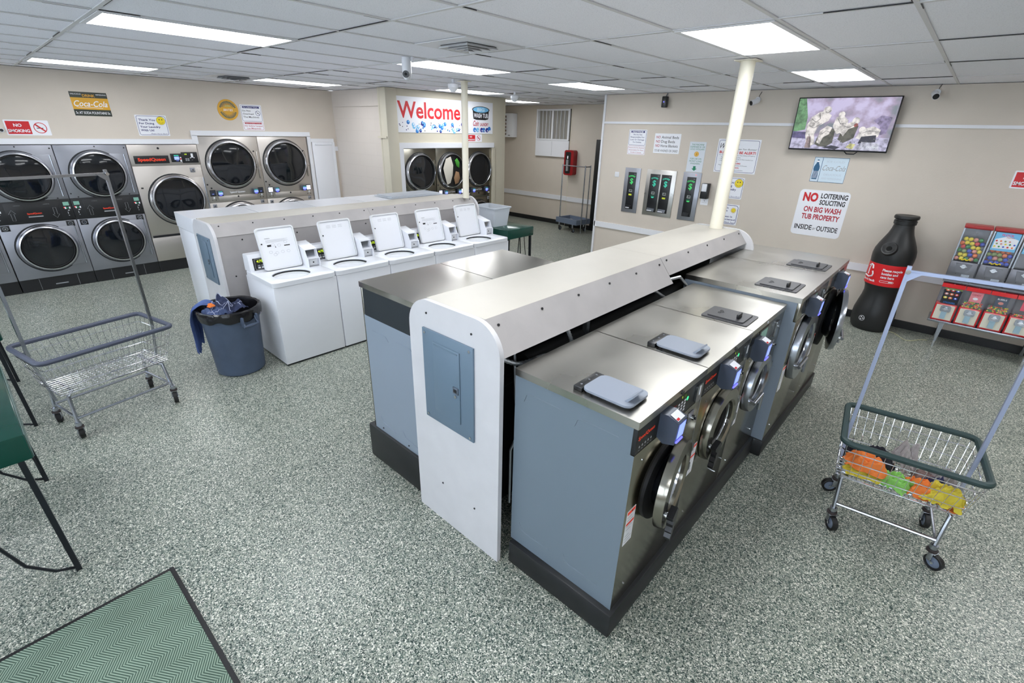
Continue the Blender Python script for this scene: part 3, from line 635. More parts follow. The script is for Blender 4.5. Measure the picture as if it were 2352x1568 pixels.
    MB().box(.545, .63, .352, .36, h + .015, h + .075, enamel2, .002).cyl((.588, .352, h + .045), (.588, .349, h + .045), .008, ink).box(.535, .64, .345, .352, h + .002, h + .009, greyink).build('coin_door', o)
    return t
for i, (pr, l) in enumerate(((1, 'white top load washer beside the grey bin, printed instructions inside its open lid'), (0, 'second white top loader from the grey bin, open lid mostly blank'), (0, 'middle white top loader, blank open lid between two coin boxes'), (1, 'fourth white top loader from the bin, printed instructions inside lid'), (0, 'farthest white top loader next to the small green table, open blank lid'))):
    toploader(l, 1.672 + i * .661, pr)
for i in range(5):
    y = 1.5 + i * .715
    t = thing('white_laundry_machine', ['white machine at the near end behind the rear bulkhead, its side edge showing', 'second white machine behind the rear bulkhead, only its top edge showing', 'third white machine behind the rear bulkhead, only its top edge showing', 'fourth white machine behind the rear bulkhead, under the white plastic board', 'fifth white machine behind the far end of the rear bulkhead'][i], 'washing machine', (-6.72, y + .705, 0), R(-90), 'white machines behind the rear bulkhead')
    MB().box(0, .7, .02, .645, .02, 1.15, enamel, .008).build('body', t)
    MB().prism(rr(.0, .0, .703, .648, .01), 'z', 1.155, 1.318, enamel).build('top_housing', t)
    ring_door(t, .35, .6, .22, .018, 'chrome')
tag(MB(Matrix.Translation((-6.55, 4.06, 1.325))).box(0, .45, 0, .95, 0, .012, frost, .003).box(.03, .42, .03, .92, .012, .028, frost, .003).build('plastic_sheet'), 'white translucent plastic sheet lying flat just left of the far pole', 'plastic sheet')
# ------------------------------------------------------------ dryers (local: x width, y back, front y=0)
def dryer_door(t, cx, cz, r, ringm, hinge=1, plate=True, load=None):
    d = MB()
    if plate:
        x1 = cx + r * 1.08; d.box(cx + r * .55, x1, -.012, -.001, cz - r * .86, cz + r * .86, ringm, .003)
    d.lathe([(r * .84, .03), (r * .86, -.05), (r * .89, -.065), (r * .94, -.06), (r, -.03), (r * 1.005, .0), (r * .84, .03)], mat('door_ring', (206, 206, 210), .2, 1), (cx, 0, cz), 'y', 56)
    o = d.build('door', t)
    MB().lathe([(r * .845, -.05), (r * .83, -.04), (r * .6, -.05), (0, -.058)], darkglass, (cx, 0, cz), 'y', 48).build('door_glass', o)
    MB().lathe([(r * .85, -.062), (r * .83, -.06), (r * .81, -.04), (r * .845, -.04)], rubber, (cx, 0, cz), 'y', 48).build('gasket', o)
    MB().lathe([(r * 1.0, -.002), (r * 1.05, -.002), (r * 1.05, .0)], drumdark, (cx - .006, -.0, cz - .004), 'y', 48).build('shadow_gap', o)
    if plate: MB().cyl((cx + r * 1.08, -.016, cz - r * .84), (cx + r * 1.08, -.016, cz + r * .84), .009, chromed).build('hinge', o)
def old_dryer(label, y, first=False):
    w = .818; t = thing('stacked_dryer', label, 'dryer', (-9.38, y, 0), FX, 'grey stacked dryers with black control band')
    MB().box(0, w, .01, .7, .178, 1.94, steelg).build('body', t)
    MB().box(.002, w - .002, 0, .01, 1.237, 1.938, steelg, .002).build('upper_panel', t)
    MB().box(.002, w - .002, 0, .01, .18, .942, steelg, .002).build('lower_panel', t)
    c = MB().box(.002, w - .002, -.004, .01, .944, 1.235, blackp, .001).box(.13, w - .13, -.007, -.004, .97, 1.21, black, .001).build('control_band', t)
    m = MB()
    for x in (.055, w - .055):
        m.rect(x - .032, 1.145, x + .032, 1.195, lcd, -.0075).disc(x - .03, 1.12, .006, ledred, -.0075, 8)
        for q in (-.018, .028): m.rect(x + q - .008, 1.1, x + q + .008, 1.126, signw, -.0075)
        m.rect(x - .006, 1.103, x + .012, 1.122, gsign, -.0075).rect(x, 1.075, x + .02, 1.083, signw, -.0075).rect(x - .008, 1.03, x - .003, 1.06, signw, -.0075).disc(x - .002, 1.01, .007, greyink, -.0075, 8)
    for x, s_ in ((.19, 1), (w - .19, -1)):
        zc = 1.06; P = [(x, zc + .07 * s_), (x + .035, zc + .02 * s_), (x + .016, zc + .02 * s_), (x + .016, zc - .07 * s_), (x - .016, zc - .07 * s_), (x - .016, zc + .02 * s_), (x - .035, zc + .02 * s_)]
        m.tube([(a, -.008, b_) for a, b_ in P], .0018, greyink, 4, True)
    m.text('SpeedQueen', w / 2, 1.06, .022, redbrand, -.0075, w=.15, bold=.02).rect(w / 2 - .07, 1.02, w / 2 + .08, 1.035, greyink, -.0075)
    for x in (.26, w - .26): m.text('COMMERCIAL', x, 1.18, .008, greyink, -.0075)
    m.build('markings', c)
    dryer_door(t, w / 2 + .01, 1.545, .322, steelg); dryer_door(t, w / 2 + .015, .59, .322, steelg)
    for x in (.07, w - .075):
        lk = MB(); lk.box(x - .045, x + .045, -.006, .002, .86, .935, black, .002).cyl((x, -.006, .898), (x, -.012, .898), .03, chromed).cyl((x, -.012, .898), (x, -.024, .898), .018, drumdark).cyl((x, -.024, .898), (x, -.03, .898), .009, chrome)
        lk.build('lock', t)
    screws(t, [(x, 0, z) for x, z in ((.1, 1.25), (.7, 1.25), (.79, 1.9), (.45, 1.92), (.03, 1.3))], (0, -.005, 0), .009, ink)
    k = MB().box(0, w, .015, .7, 0, .176, black)
    for x in (.2, .62): k.box(x, x + .003, .012, .016, .01, .17, greyink)
    k.rect(.36, .06, .5, .075, greyink, .0145)
    k.build('kick_plate', t)
for y, l in ((-.765, 'grey stacked dryer cut off at the left edge of the view'), (.065, 'leftmost full grey stacked dryer, its upper window reflecting a blue shop window'), (.89, 'second grey stacked dryer, right beside the single red-lettered dryer')): old_dryer(l, y)
def lettered(t):
    m = MB().box(.05, .5, -.008, 0, 1.672, 1.785, black, .002); o = m.build('name_plate', t)
    MB().text('SpeedQueen', .275, 1.71, .045, redbrand, -.009, w=.36, bold=.03).build('lettering', o)
t = thing('single_dryer', 'wide single dryer with large red lettering on a black plate', 'dryer', (-9.38, 1.715, 0), FX); w = .925
MB().box(0, w, .01, .7, .178, 1.94, steeld).build('body', t)
MB().box(.003, w - .003, 0, .01, 1.64, 1.938, steeld, .002).build('header_panel', t)
MB().box(.003, w - .003, 0, .01, .6, 1.635, steeld, .002).box(.003, w - .003, .002, .01, .18, .555, steeld, .002).box(.02, w - .01, -.012, .01, .558, .59, black).build('front_panel', t)
lettered(t)
c = MB().box(.53, .68, -.008, 0, 1.685, 1.81, black, .002).box(.68, .905, -.01, 0, 1.67, 1.83, black, .002).build('control_panel', t)
m = MB().rect(.575, 1.72, .64, 1.765, screenb, -.009).rect(.575, 1.775, .64, 1.79, teal, -.009).text('4 KUP', .61, 1.7, .01, screenb, -.009).rect(.65, 1.69, .672, 1.76, signw, -.009).rect(.652, 1.72, .67, 1.745, red, -.0095)
m.text('100', .74, 1.79, .018, ledyel, -.011)
for k in range(4): m.rect(.725 + (k % 2) * .03, 1.7 + (k // 2) * .022, .748 + (k % 2) * .03, 1.717 + (k // 2) * .022, greyink, -.011)
m.box(.81, .84, -.016, -.01, 1.75, 1.81, signw).disc(.8, 1.745, .008, signw, -.011).disc(.85, 1.745, .008, signw, -.011).rect(.81, 1.71, .83, 1.714, greyink, -.011).build('display_figures', c)
dryer_door(t, .5, 1.118, .385, steeld)
lock(t, .79, 1.56, .035)
MB().cyl((.39, 0, 1.89), (.39, -.005, 1.89), .016, ink).box(.04, .07, -.006, 0, 1.31, 1.33, ink).build('cam_lock', t)
MB().box(0, w, .015, .7, 0, .176, black).build('kick_plate', t)
def stack2(label, loc, w, z1, r, face, xs=None, dz=(1.63, .62), load=False, bright=0, letters=1, group='stainless stacked dryers with card readers', name='stacked_dryer'):
    t = thing(name, label, 'dryer', loc, FX, group)
    MB().box(0, w, .01, .65, .12, z1, face).box(0, w, .03, .65, 0, .12, black).build('body', t)
    zc = dz[0] - r * 1.12; band = zc - .175
    MB().box(.003, w - .003, 0, .01, band, z1 - .002, face, .002).build('upper_panel', t)
    MB().box(.003, w - .003, 0, .01, .12, band - .006, face, .002).build('lower_panel', t)
    dryer_door(t, w / 2 + .0, dz[0], r, face if face is steeld else steelf, plate=False); dryer_door(t, w / 2, dz[1], r, face, plate=False)
    MB().box(w - .06, w - .035, -.02, -.001, dz[0] - .25, dz[0] + .2, face, .004).build('hinge_cover', t)
    c = MB()
    for x in (.04, w - .13): c.box(x, x + .09, -.007, .0, zc - .07, zc + .03, black, .002)
    co = c.build('display', t)
    m = MB()
    for x in (.04, w - .13): m.rect(x + .008, zc - .06, x + .082, zc + .015, screenw if bright else mat('dim_screen', (48, 52, 66), .3, emit=.05), -.0075).text('0.00' if not bright else 'READY', x + .045, zc - .04, .012, screenb if not bright else navy, -.008)
    m.build('display_figures', co)
    for x in (.145, w - .225):
        o = MB().box(x, x + .085, -.055, 0, zc - .07, zc + .02, readm, .006).build('card_reader', t)
        MB().rect(x + .01, zc - .045, x + .075, zc - .01, screenb, -.0565).rect(x + .02, zc - .062, x + .06, zc - .054, ledblue, -.0565).rect(x + .015, zc - .004, x + .07, zc + .006, teal, -.0565).build('screen', o)
    m = MB()
    for x in (.085, w - .085): m.box(x - .01, x + .014, -.014, 0, zc - .115, zc - .08, enamel2, .002).box(x - .03, x - .024, -.006, 0, zc - .145, zc - .125, ink).box(x + .024, x + .03, -.006, 0, zc - .145, zc - .125, ink)
    m.build('coin_slot', t)
    MB().box(.16, w - .16, -.003, 0, band + .015, zc - .075, face, .001).cyl((w / 2, -.003, zc - .095), (w / 2, -.008, zc - .095), .014, ink).build('service_plate', t)
    if letters: MB().text('Speed Queen', w / 2, zc - .035, .03, signw, -.002, w=w * .26, bold=.015).build('lettering', t)
    lock(t, .075, band - .055, .03); lock(t, w - .085, band - .035, .03)
    screws(t, [(x, 0, z) for x, z in ((.03, zc + .12), (.08, zc + .06), (w - .09, dz[0] + .2))], (0, -.005, 0), .013, ink)
    if load:
        m = MB(); pts = [(-.16, .2), (-.02, .24), (.06, .1), (.05, -.1), (-.05, -.24), (-.15, -.2), (-.19, 0)]
        m.lathe([(.0, -.0), (.1, .01), (.13, .04)], greyfab, (w / 2 - .09, -.075, dz[0]), 'y', 16)
        M_ = Matrix.Translation((w / 2, -.063, dz[0]))
    return t
stack2('left of the two tall stainless stacked dryers, small white lettering between card readers', (-9.39, 2.645, 0), .95, 2.066, .385, steeld)
stack2('right of the two tall stainless stacked dryers, with bright white screens', (-9.39, 3.598, 0), .885, 2.066, .385, steeld, bright=1, letters=0)
stack2('left stainless dryer under the welcome banner', (-7.5, 5.3, 0), .72, 1.935, .33, steelf, dz=(1.53, .6), group='three stainless dryers under the welcome banner')
mid = stack2('middle stainless dryer under the welcome banner, laundry pressed against its window', (-7.5, 6.03, 0), .725, 1.935, .33, steelf, dz=(1.53, .6), bright=1, group='three stainless dryers under the welcome banner')
stack2('right stainless dryer under the welcome banner, mostly behind the pole', (-7.5, 6.765, 0), .73, 1.935, .33, steelf, dz=(1.53, .6), group='three stainless dryers under the welcome banner')
def blob(cx, cz, pts, m, name, label, cat, y=-.0):
    b = MB(Matrix.Translation((-7.5, 6.03, 0)) @ Matrix.Rotation(FX, 4, 'Z'))
    n = len(pts); v = [(cx, -.085, cz)] + [(cx + x * .55, -.08, cz + z * .55) for x, z in pts] + [(cx + x, -.062, cz + z) for x, z in pts]
    b.add(v, [(0, 1 + i, 1 + (i + 1) % n) for i in range(n)] + [(1 + i, n + 1 + i, n + 1 + (i + 1) % n, 1 + (i + 1) % n) for i in range(n)], m)
    return tag(b.build(name), label, cat)
blob(.29, 1.53, [(-.1, .22), (.02, .26), (.08, .1), (.06, -.08), (.0, -.22), (-.08, -.25), (-.13, -.1), (-.17, .05)], mat('white_cloth', (214, 208, 196), .9), 'laundry', 'white sheet seen through the middle banner dryer window', 'laundry')
blob(.47, 1.66, [(-.06, .06), (.0, .1), (.06, .02), (.05, -.08), (-.02, -.05)], mat('green_cloth', (70, 150, 50), .9), 'laundry', 'bright green cloth seen through the middle banner dryer window', 'laundry')
blob(.46, 1.42, [(-.08, -.02), (-.03, .1), (.05, .08), (.08, -.03), (.03, -.12), (-.05, -.14)], mat('tan_cloth', (150, 116, 86), .9), 'laundry', 'tan cloth seen through the middle banner dryer window', 'laundry')
# ------------------------------------------------------------ signs
PR = lambda x, z, d=0: ((x, 7.85 - d, z), 0)          # right wall: lower-left corner
PL = lambda y, z, d=0: ((-9.4 + d, y, z), FX)          # left wall
def sign(name, label, cat, at, w, h, draw, r=.01, t=.004, base=None, group=None):
    o = MB().prism(rr(0, 0, w, h, r, 4), 'y', -t, 0, base or signw).build(name); o.location = at[0]; o.rotation_euler = (0, 0, at[1]); tag(o, label, cat, group)
    m = MB(); draw(m, w, h, -t - .0008); m.build('lettering', o); return o
def smoking(m, w, h, y):
    m.rect(.015, .015, w * .56, h - .015, red, y).text('NO', w * .285, h * .56, h * .2, signw, y - .0008, bold=.03).text('SMOKING', w * .285, h * .2, h * .2, signw, y - .0008, w=w * .48, bold=.03)
    cx, cz, r = w * .78, h * .5, h * .36
    m.lathe([(r, y), (r * .88, y)], red, (cx, 0, cz), 'y', 28); m.rect(cx - r * .55, cz - r * .12, cx + r * .45, cz + r * .02, ink, y)
    m.tube([(cx - r * .5, y, cz + r * .15), (cx - r * .3, y, cz + r * .4), (cx - r * .5, y, cz + r * .55)], .002, ink, 4)
    s_ = r * .09; m.flat([(cx - r * .68 - s_, cz + r * .68 - s_), (cx - r * .68 + s_, cz + r * .68 + s_), (cx + r * .68 + s_, cz - r * .68 + s_), (cx + r * .68 - s_, cz - r * .68 - s_)], red, y - .0008)
sign('no_smoking_sign', 'red and white no smoking sign above the leftmost dryers', 'sign', PL(.5, 2.06), .435, .185, smoking)
sign('no_smoking_sign', 'red and white no smoking sign cut by the right edge of the view', 'sign', PR(.315, 1.82), .43, .185, smoking)
o = sign('no_smoking_sign', 'small no smoking sign under the welcome banner', 'sign', ((-7.498, 6.80, 2.045), FX), .42, .14, smoking)
def soda(m, w, h, y):
    dk = mat('sign_dark_green', (36, 44, 36), .4)
    m.rect(0, 0, w, h, dk, y).rect(0, h * .27, w, h * .76, ocre, y - .0006)
    m.text('Coca-Cola', w / 2, h * .4, h * .25, signw, y - .0015, w=w * .9, shear=.35, bold=.01).tube([(w * .1, y - .001, h * .37), (w * .3, y - .001, h * .34), (w * .55, y - .001, h * .36), (w * .8, y - .001, h * .34)], .003, signw, 4)
    m.text('5c AT SODA FOUNTAINS 5c', w / 2, h * .08, h * .11, signw, y - .0008, w=w * .92, bold=.01)
    m.text('DELICIOUS', w * .17, h * .88, h * .055, signw, y - .0008, w=w * .27).text('REFRESHING', w * .84, h * .88, h * .055, signw, y - .0008, w=w * .27).text('DRINK', w / 2, h * .8, h * .11, ocre, y - .0008, bold=.02)
sign('soda_sign', 'dark green and ochre soda sign with white script lettering on the left wall', 'sign', PL(1.247, 2.317), .41, .3, soda, r=.003)
def smiley(m, cx, cz, r, y):
    m.disc(cx, cz, r, ink, y).disc(cx, cz, r * .95, yellow, y - .0006)
    for s_ in (-1, 1): m.disc(cx + s_ * r * .3, cz + r * .25, r * .16, ink, y - .0012, 12, .7)
    m.tube([(cx + r * .62 * cos(R(a)), y - .001, cz + r * .62 * sin(R(a))) for a in range(205, 340, 15)], r * .035, ink, 4)
def thank(m, w, h, y):
    m.outline(rr(.012, .012, w - .012, h - .012, .025), navy, .005, y); smiley(m, w * .8, h * .74, h * .2, y)
    for i, s_ in enumerate(('Thank You', 'For Doing', 'Your Laundry', 'With Us!')): m.text(s_, .035, h * (.72 - i * .165), h * .1, navy, y, al='L', bold=.025, w=[.21, .19, .26, .17][i] * w / .4)
    m.text('Please Hurry Back!', w * .93, h * .08, h * .06, navy, y, al='R', shear=.4, w=w * .55)
sign('thank_you_sign', 'thank you sign with yellow smiley above the single dryer on the left wall', 'sign', PL(1.92, 2.065), .398, .288, thank)
sign('thank_you_sign', 'thank you sign with yellow smiley partly behind the right cream pole', 'sign', PR(-2.885, 1.397), .385, .31, thank)
# round sign
o = MB().cyl((0, 0, 0), (0, -.006, 0), .158, ocre, n=48).build('round_sign'); o.location = (-9.4, 3.228, 2.47); o.rotation_euler = (0, 0, FX); tag(o, 'round yellow sunburst sign on the left wall', 'sign')
m = MB()
for k in range(36):
    a = 2 * pi * k / 36
    if abs(sin(a)) < .3: continue
    m.flat([(.065 * cos(a), .065 * sin(a)), (.13 * cos(a - .065), .13 * sin(a - .065)), (.13 * cos(a + .065), .13 * sin(a + .065))], mat('sun_teal', (20, 84, 84), .5), -.007)
m.rect(-.1, -.035, .1, .04, ocre, -.0078).text('BRITES', 0, -.018, .035, signw, -.0085, shear=.2).text('AS YOU', 0, .05, .016, teal, -.0085, bold=.01).build('sunburst', o)
def wash(m, w, h, y):
    m.outline(rr(.01, h * .36, w - .01, h - .01, .02), navy, .004, y).rect(.035, h * .86, w - .035, h * .94, navy, y).text('For a Better Wash...', w / 2, h * .875, h * .045, signw, y - .0008, w=w * .72, shear=.2)
    for i, s_ in enumerate(('Do Not', 'Overload', 'The Machines')): m.text(s_, .03, h * (.735 - i * .12), h * .065, ink, y, al='L', bold=.01, w=[.13, .17, .25][i] * w / .34)
    m.lathe([(.04, y), (.034, y)], navy, (w * .8, 0, h * .68), 'y', 20); m.flat([(w * .8 - .028, h * .68 + .032), (w * .8 - .032, h * .68 + .028), (w * .8 + .028, h * .68 - .032), (w * .8 + .032, h * .68 - .028)], navy, y).box(w * .8 - .015, w * .8 + .015, y, y + .001, h * .66, h * .7, greyink)
    m.outline(rr(.01, .01, w - .01, h * .33, .02), dred, .004, y).rect(.035, h * .25, w - .035, h * .31, dred, y).text('Para Un Mejor Lavado', w / 2, h * .262, h * .035, signw, y - .0008, w=w * .7).text('No Sobre Cargue', w / 2, h * .155, h * .055, dred, y, w=w * .85, bold=.01).text('Las Maquinas', w / 2, h * .06, h * .055, dred, y, w=w * .65, bold=.01)
sign('wash_notice', 'two part blue and red notice beside the round sign', 'sign', PL(3.42, 2.163), .345, .4, wash)
def notice(m, w, h, y):
    m.outline(rr(.01, h * .38, w - .01, h - .01, .02), navy, .004, y).rect(.04, h * .875, w - .04, h * .945, navy, y).text('NOTICE', w / 2, h * .885, h * .05, signw, y - .0008, w=w * .6, bold=.03)
    for i, (s_, k) in enumerate((('We Are Not', .5), ('Responsible For', .78), ('Loss Or Damage', .78), ('To Clothes', .48))): m.text(s_, w / 2, h * (.775 - i * .1), h * .055, navy, y, w=w * k, bold=.01)
    m.outline(rr(.01, .01, w - .01, h * .35, .02), dred, .003, y)
    for i, (s_, k) in enumerate((('Nosotros No Nos Hacemos', .85), ('Responsables Por Ropa', .8), ('Perdida O Danada', .6))): m.text(s_, w / 2, h * (.26 - i * .095), h * .045, dred, y, w=w * k)
sign('notice_sign', 'white two part blue and red responsibility notice, leftmost on the right wall', 'sign', PR(-4.535, 1.945), .335, .392, notice)
def beds(m, w, h, y):
    for i, (s_, k) in enumerate((('Animal Beds', .66), ('Dog Beds', .53), ('Horse Blankets', .66))): m.text('NO', .03, h * (.75 - i * .215), h * .14, dred, y, al='L', bold=.01, w=w * .16).text(s_, w * .27, h * (.75 - i * .215), h * .14, ink, y, al='L', bold=.005, w=w * k)
    m.text('TO BE WASHED OR DRIED', w / 2, h * .08, h * .12, ink, y, w=w * .9, shear=.15)
sign('pet_beds_sign', 'white sign forbidding animal beds and horse blankets', 'sign', PR(-4.05, 1.988), .45, .298, beds, r=.004)
def gold(m, w, h, y):
    for i, s_ in enumerate(('THIS MACHINE', 'DISPENSES $ 1.00', 'GOLD DOLLARS')): m.text(s_, w / 2, h * (.885 - i * .075), h * .055, gsign, y, w=w * [.75, .88, .86][i])
    m.disc(w / 2, h * .6, h * .085, ocre, y, 28).disc(w / 2, h * .6, h * .07, mat('coin_gold', (236, 190, 100), .4), y - .0006, 28).flat([(w / 2 - .015, h * .55), (w / 2 - .01, h * .63), (w / 2 + .01, h * .65), (w / 2 + .02, h * .6), (w / 2 + .01, h * .55)], ocre, y - .0012)
    for i, s_ in enumerate(('FOR USE ON', 'FRONT LOAD', 'WASHERS')): m.text(s_, w / 2, h * (.42 - i * .08), h * .055, gsign, y, w=w * [.68, .76, .6][i])
    m.flat([(w / 2 - .02, h * .2), (w / 2 - .02, h * .12), (w / 2 - .045, h * .12), (w / 2, h * .04), (w / 2 + .045, h * .12), (w / 2 + .02, h * .12), (w / 2 + .02, h * .2)], gsign, y)
sign('gold_dollar_sign', 'tall white sign with green letters and a gold coin above the third change machine', 'sign', PR(-3.435, 1.737), .262, .443, gold, r=.003, base=mat('pale_grey_sign', (216, 222, 230), .4))
def alert(m, w, h, y):
    m.outline(rr(.015, .015, w - .015, h - .015, .03), navy, .005, y)
    m.text('We', .04, h * .72, h * .16, ink, y, al='L', shear=.4, w=.11).text('Sincerely', .15, h * .8, h * .07, ink, y, al='L', shear=.4).text('Appreciate Your Business!', w * .94, h * .69, h * .05, ink, y, al='R', shear=.4, w=w * .6)
    m.text('BUT PLEASE BE ALERT!', w / 2, h * .575, h * .075, red, y, w=w * .86, bold=.03)
    m.text('You Are Responsible For Your Own Safety & Property', w / 2, h * .515, h * .03, ink, y, w=w * .86)
    for i, (s_, k) in enumerate((('Please Watch Children While Using Them', .5), ('Please Do Not Allow Children To Run Or Ride In Laundry Carts', .8), ('Please Do Not Sit On Washers', .45))): m.text('v  ' + s_, w * .1, h * (.45 - i * .055), h * .03, ink, y, al='L', w=w * k)
    m.text('PROBLEMS', w / 2, h * .27, h * .04, red, y, w=w * .25, bold=.03).text('Please Leave Name On Card & Leave As Directed', w * .44, h * .215, h * .03, ink, y, w=w * .68)
    m.text('CAUTION', w / 2, h * .14, h * .04, red, y, w=w * .2, bold=.03).text('Floors May Be Slippery So Be Alert', w / 2, h * .075, h * .03, ink, y, w=w * .42)
sign('alert_sign', 'large white be alert notice partly hidden by the right pole', 'sign', PR(-2.995, 1.765), .61, .47, alert, r=.003)
def keep(m, w, h, y):
    m.outline(rr(.012, .012, w - .012, h - .012, .04), navy, .007, y)
    cx, cz, r = w * .8, h * .72, .028
    for k in range(12): a = k * pi / 6; m.flat([(cx + r * cos(a - .2), cz + r * sin(a - .2)), (cx + r * 1.9 * cos(a), cz + r * 1.9 * sin(a)), (cx + r * cos(a + .2), cz + r * sin(a + .2))], ocre, y)
    smiley(m, cx, cz, r * 1.15, y - .0006)
    for i, (s_, k) in enumerate((('Your Help In', .52), ('Keeping This', .5), ('Laundry', .42), ('Room Clean Is', .72), ('Appreciated', .8))): m.text(s_, w * .08 if i < 4 else w * .12, h * (.78 - i * .14), h * .08, navy, y, al='L', w=w * k, bold=.02)
    m.text('Thank You!', w * .92, h * .08, h * .08, navy, y, al='R', shear=.4, w=w * .4)
sign('clean_sign', 'small white keep clean sign with a smiling sun, low behind the right pole', 'sign', PR(-2.885, 1.01), .388, .305, keep, r=.003)
def cola(m, w, h, y):
    m.outline([(0, 0), (w, 0), (w, h), (0, h)], bluei, .006, y).rect(w * .24, 0, w * .255, h, bluei, y)
    P = [(.0, .1), (.03, .1), (.033, .25), (.028, .42), (.036, .52), (.034, .62), (.014, .76), (.012, .9), (.0, .9)]
    cx = w * .12; m.flat([(cx + a, h * b_) for a, b_ in P] + [(cx - a, h * b_) for a, b_ in P[::-1]], bluei, y).rect(cx - .013, h * .8, cx + .013, h * .86, signw, y - .0006)
    for k in (-.02, -.007, .007, .02): m.rect(cx + k - .002, h * .14, cx + k + .002, h * .44, signw, y - .0006)
    lg = mat('ghost_letters', (190, 200, 212), .5)
    m.text('ICE COLD', w * .63, h * .8, h * .08, lg, y, w=w * .5).text('Coca-Cola', w * .63, h * .48, h * .22, greyink, y, w=w * .66, shear=.4).text('DELICIOUS', w * .63, h * .28, h * .08, lg, y, w=w * .5).text('AND REFRESHING', w * .63, h * .12, h * .08, lg, y, w=w * .6)
sign('soda_sign', 'pale blue soda sign with a blue bottle drawing below the television', 'sign', PR(-1.657, 1.733), .4, .313, cola, r=.002, base=mat('pale_blue_sign', (206, 222, 234), .4))
def loit(m, w, h, y):
    m.text('NO', w * .09, h * .76, h * .18, red, y, al='L', bold=.05, w=w * .3).text('LOITERING', w * .44, h * .84, h * .105, ink, y, al='L', bold=.03, w=w * .52).text('SOLICITING', w * .44, h * .7, h * .105, ink, y, al='L', bold=.03, w=w * .5)
    m.text('ON BIG WASH', w * .53, h * .53, h * .115, dred, y, w=w * .74, bold=.03).text('TUB PROPERTY', w * .53, h * .37, h * .115, dred, y, w=w * .76, bold=.03)
    m.text('INSIDE', w * .06, h * .13, h * .11, ink, y, al='L', bold=.02, w=w * .36).text('or', w * .47, h * .14, h * .07, ink, y, shear=.4, w=w * .07).text('OUTSIDE', w * .94, h * .13, h * .11, ink, y, al='R', bold=.02, w=w * .42)
sign('loitering_sign', 'large white no loitering sign with red and black letters above the front washers', 'sign', PR(-1.73, 1.015), .605, .612, loit, r=.05)
def welcome(m, w, h, y):
    m.text('Welcome', w * .03, h * .42, h * .47, red, y, al='L', bold=.02, w=w * .6)
    r_ = random.Random(3)
    for k in range(70): 
        x = r_.uniform(.03, .72) * w; z = h * r_.uniform(.04, .3); q = r_.choice((.008, .01, .014, .028, .034)); c = r_.choice((dkblue, mblue, lblue)) if q > .012 else r_.choice((ink, navy))
        m.disc(x, z, q, c, y - k * .00001, 14)
        if q > .02: m.disc(x + q * .25, z + q * .3, q * .45, lblue if c is not lblue else signw, y - .0008 - k * .00001, 10)
    cx = w * .86
    m.flat([(cx - .22, h * .75), (cx + .22, h * .75), (cx + .2, h * .47), (cx + .12, h * .44), (cx - .12, h * .44), (cx - .2, h * .47)], ink, y).disc(cx, h * .76, .06, ink, y - .0004, 32, 3.9).disc(cx, h * .76, .05, lblue, y - .001, 32, 4.2)
    m.text('BIG', cx, h * .715, h * .1, mat('pale_sky', (190, 222, 240), .5), y - .0016, bold=.05, w=.2).text('WASH TUB', cx, h * .51, h * .14, signw, y - .0016, bold=.03, w=.38)
    m.text('Coin', cx - .21, h * .25, h * .17, dred, y, al='L', shear=.4, w=.15, bold=.02).text('LAUNDRY', cx - .02, h * .25, h * .1, dred, y, al='L', bold=.03, w=.23)
    for a, c in ((-.17, mblue), (-.09, lblue), (.02, dkblue), (.08, mblue), (.17, dkblue), (.23, mblue)): m.disc(cx + a, h * (.12 + (.04 if a > .2 else 0)), .042, c, y - .001 - a * .001, 18).disc(cx + a + .01, h * .1, .014, signw, y - .0025, 10)
sign('welcome_banner', 'long white welcome banner with red letters and blue bubbles', 'banner', ((-7.498, 5.17, 2.195), FX), 2.35, .565, welcome, r=.004, t=.006)
sign('paper_note', 'small white paper note taped under the soap dispenser', 'note', PR(-3.11, 1.257), .12, .13, lambda m, w, h, y: m.rect(.02, h * .8, w - .02, h * .82, greyink, y).rect(.02, h * .7, w - .02, h * .72, greyink, y).disc(w / 2, h * .5, .006, ink, y).rect(.02, h * .3, w - .02, h * .32, greyink, y), r=.002, t=.002)
t = thing('soap_dispenser', 'black and white wall soap dispenser right of the change machines', 'dispenser', PR(-3.1, 1.36)[0])
MB().box(0, .11, -.1, 0, .0, .23, black, .008).build('backplate', t); MB().box(.01, .09, -.105, -.09, .11, .225, enamel, .004).build('soap_window', t); MB().box(-.01, .0, -.06, -.03, .02, .05, black).build('lever', t)
t = thing('light_switch', 'white double light switch left of the change machines', 'switch', PR(-4.73, 1.56)[0])
MB().box(0, .085, -.006, 0, 0, .085, white, .003).build('plate', t)
for a in (.02, .05): MB().box(a, a + .02, -.01, -.006, .025, .06, enamel2, .001).build('rocker', t)
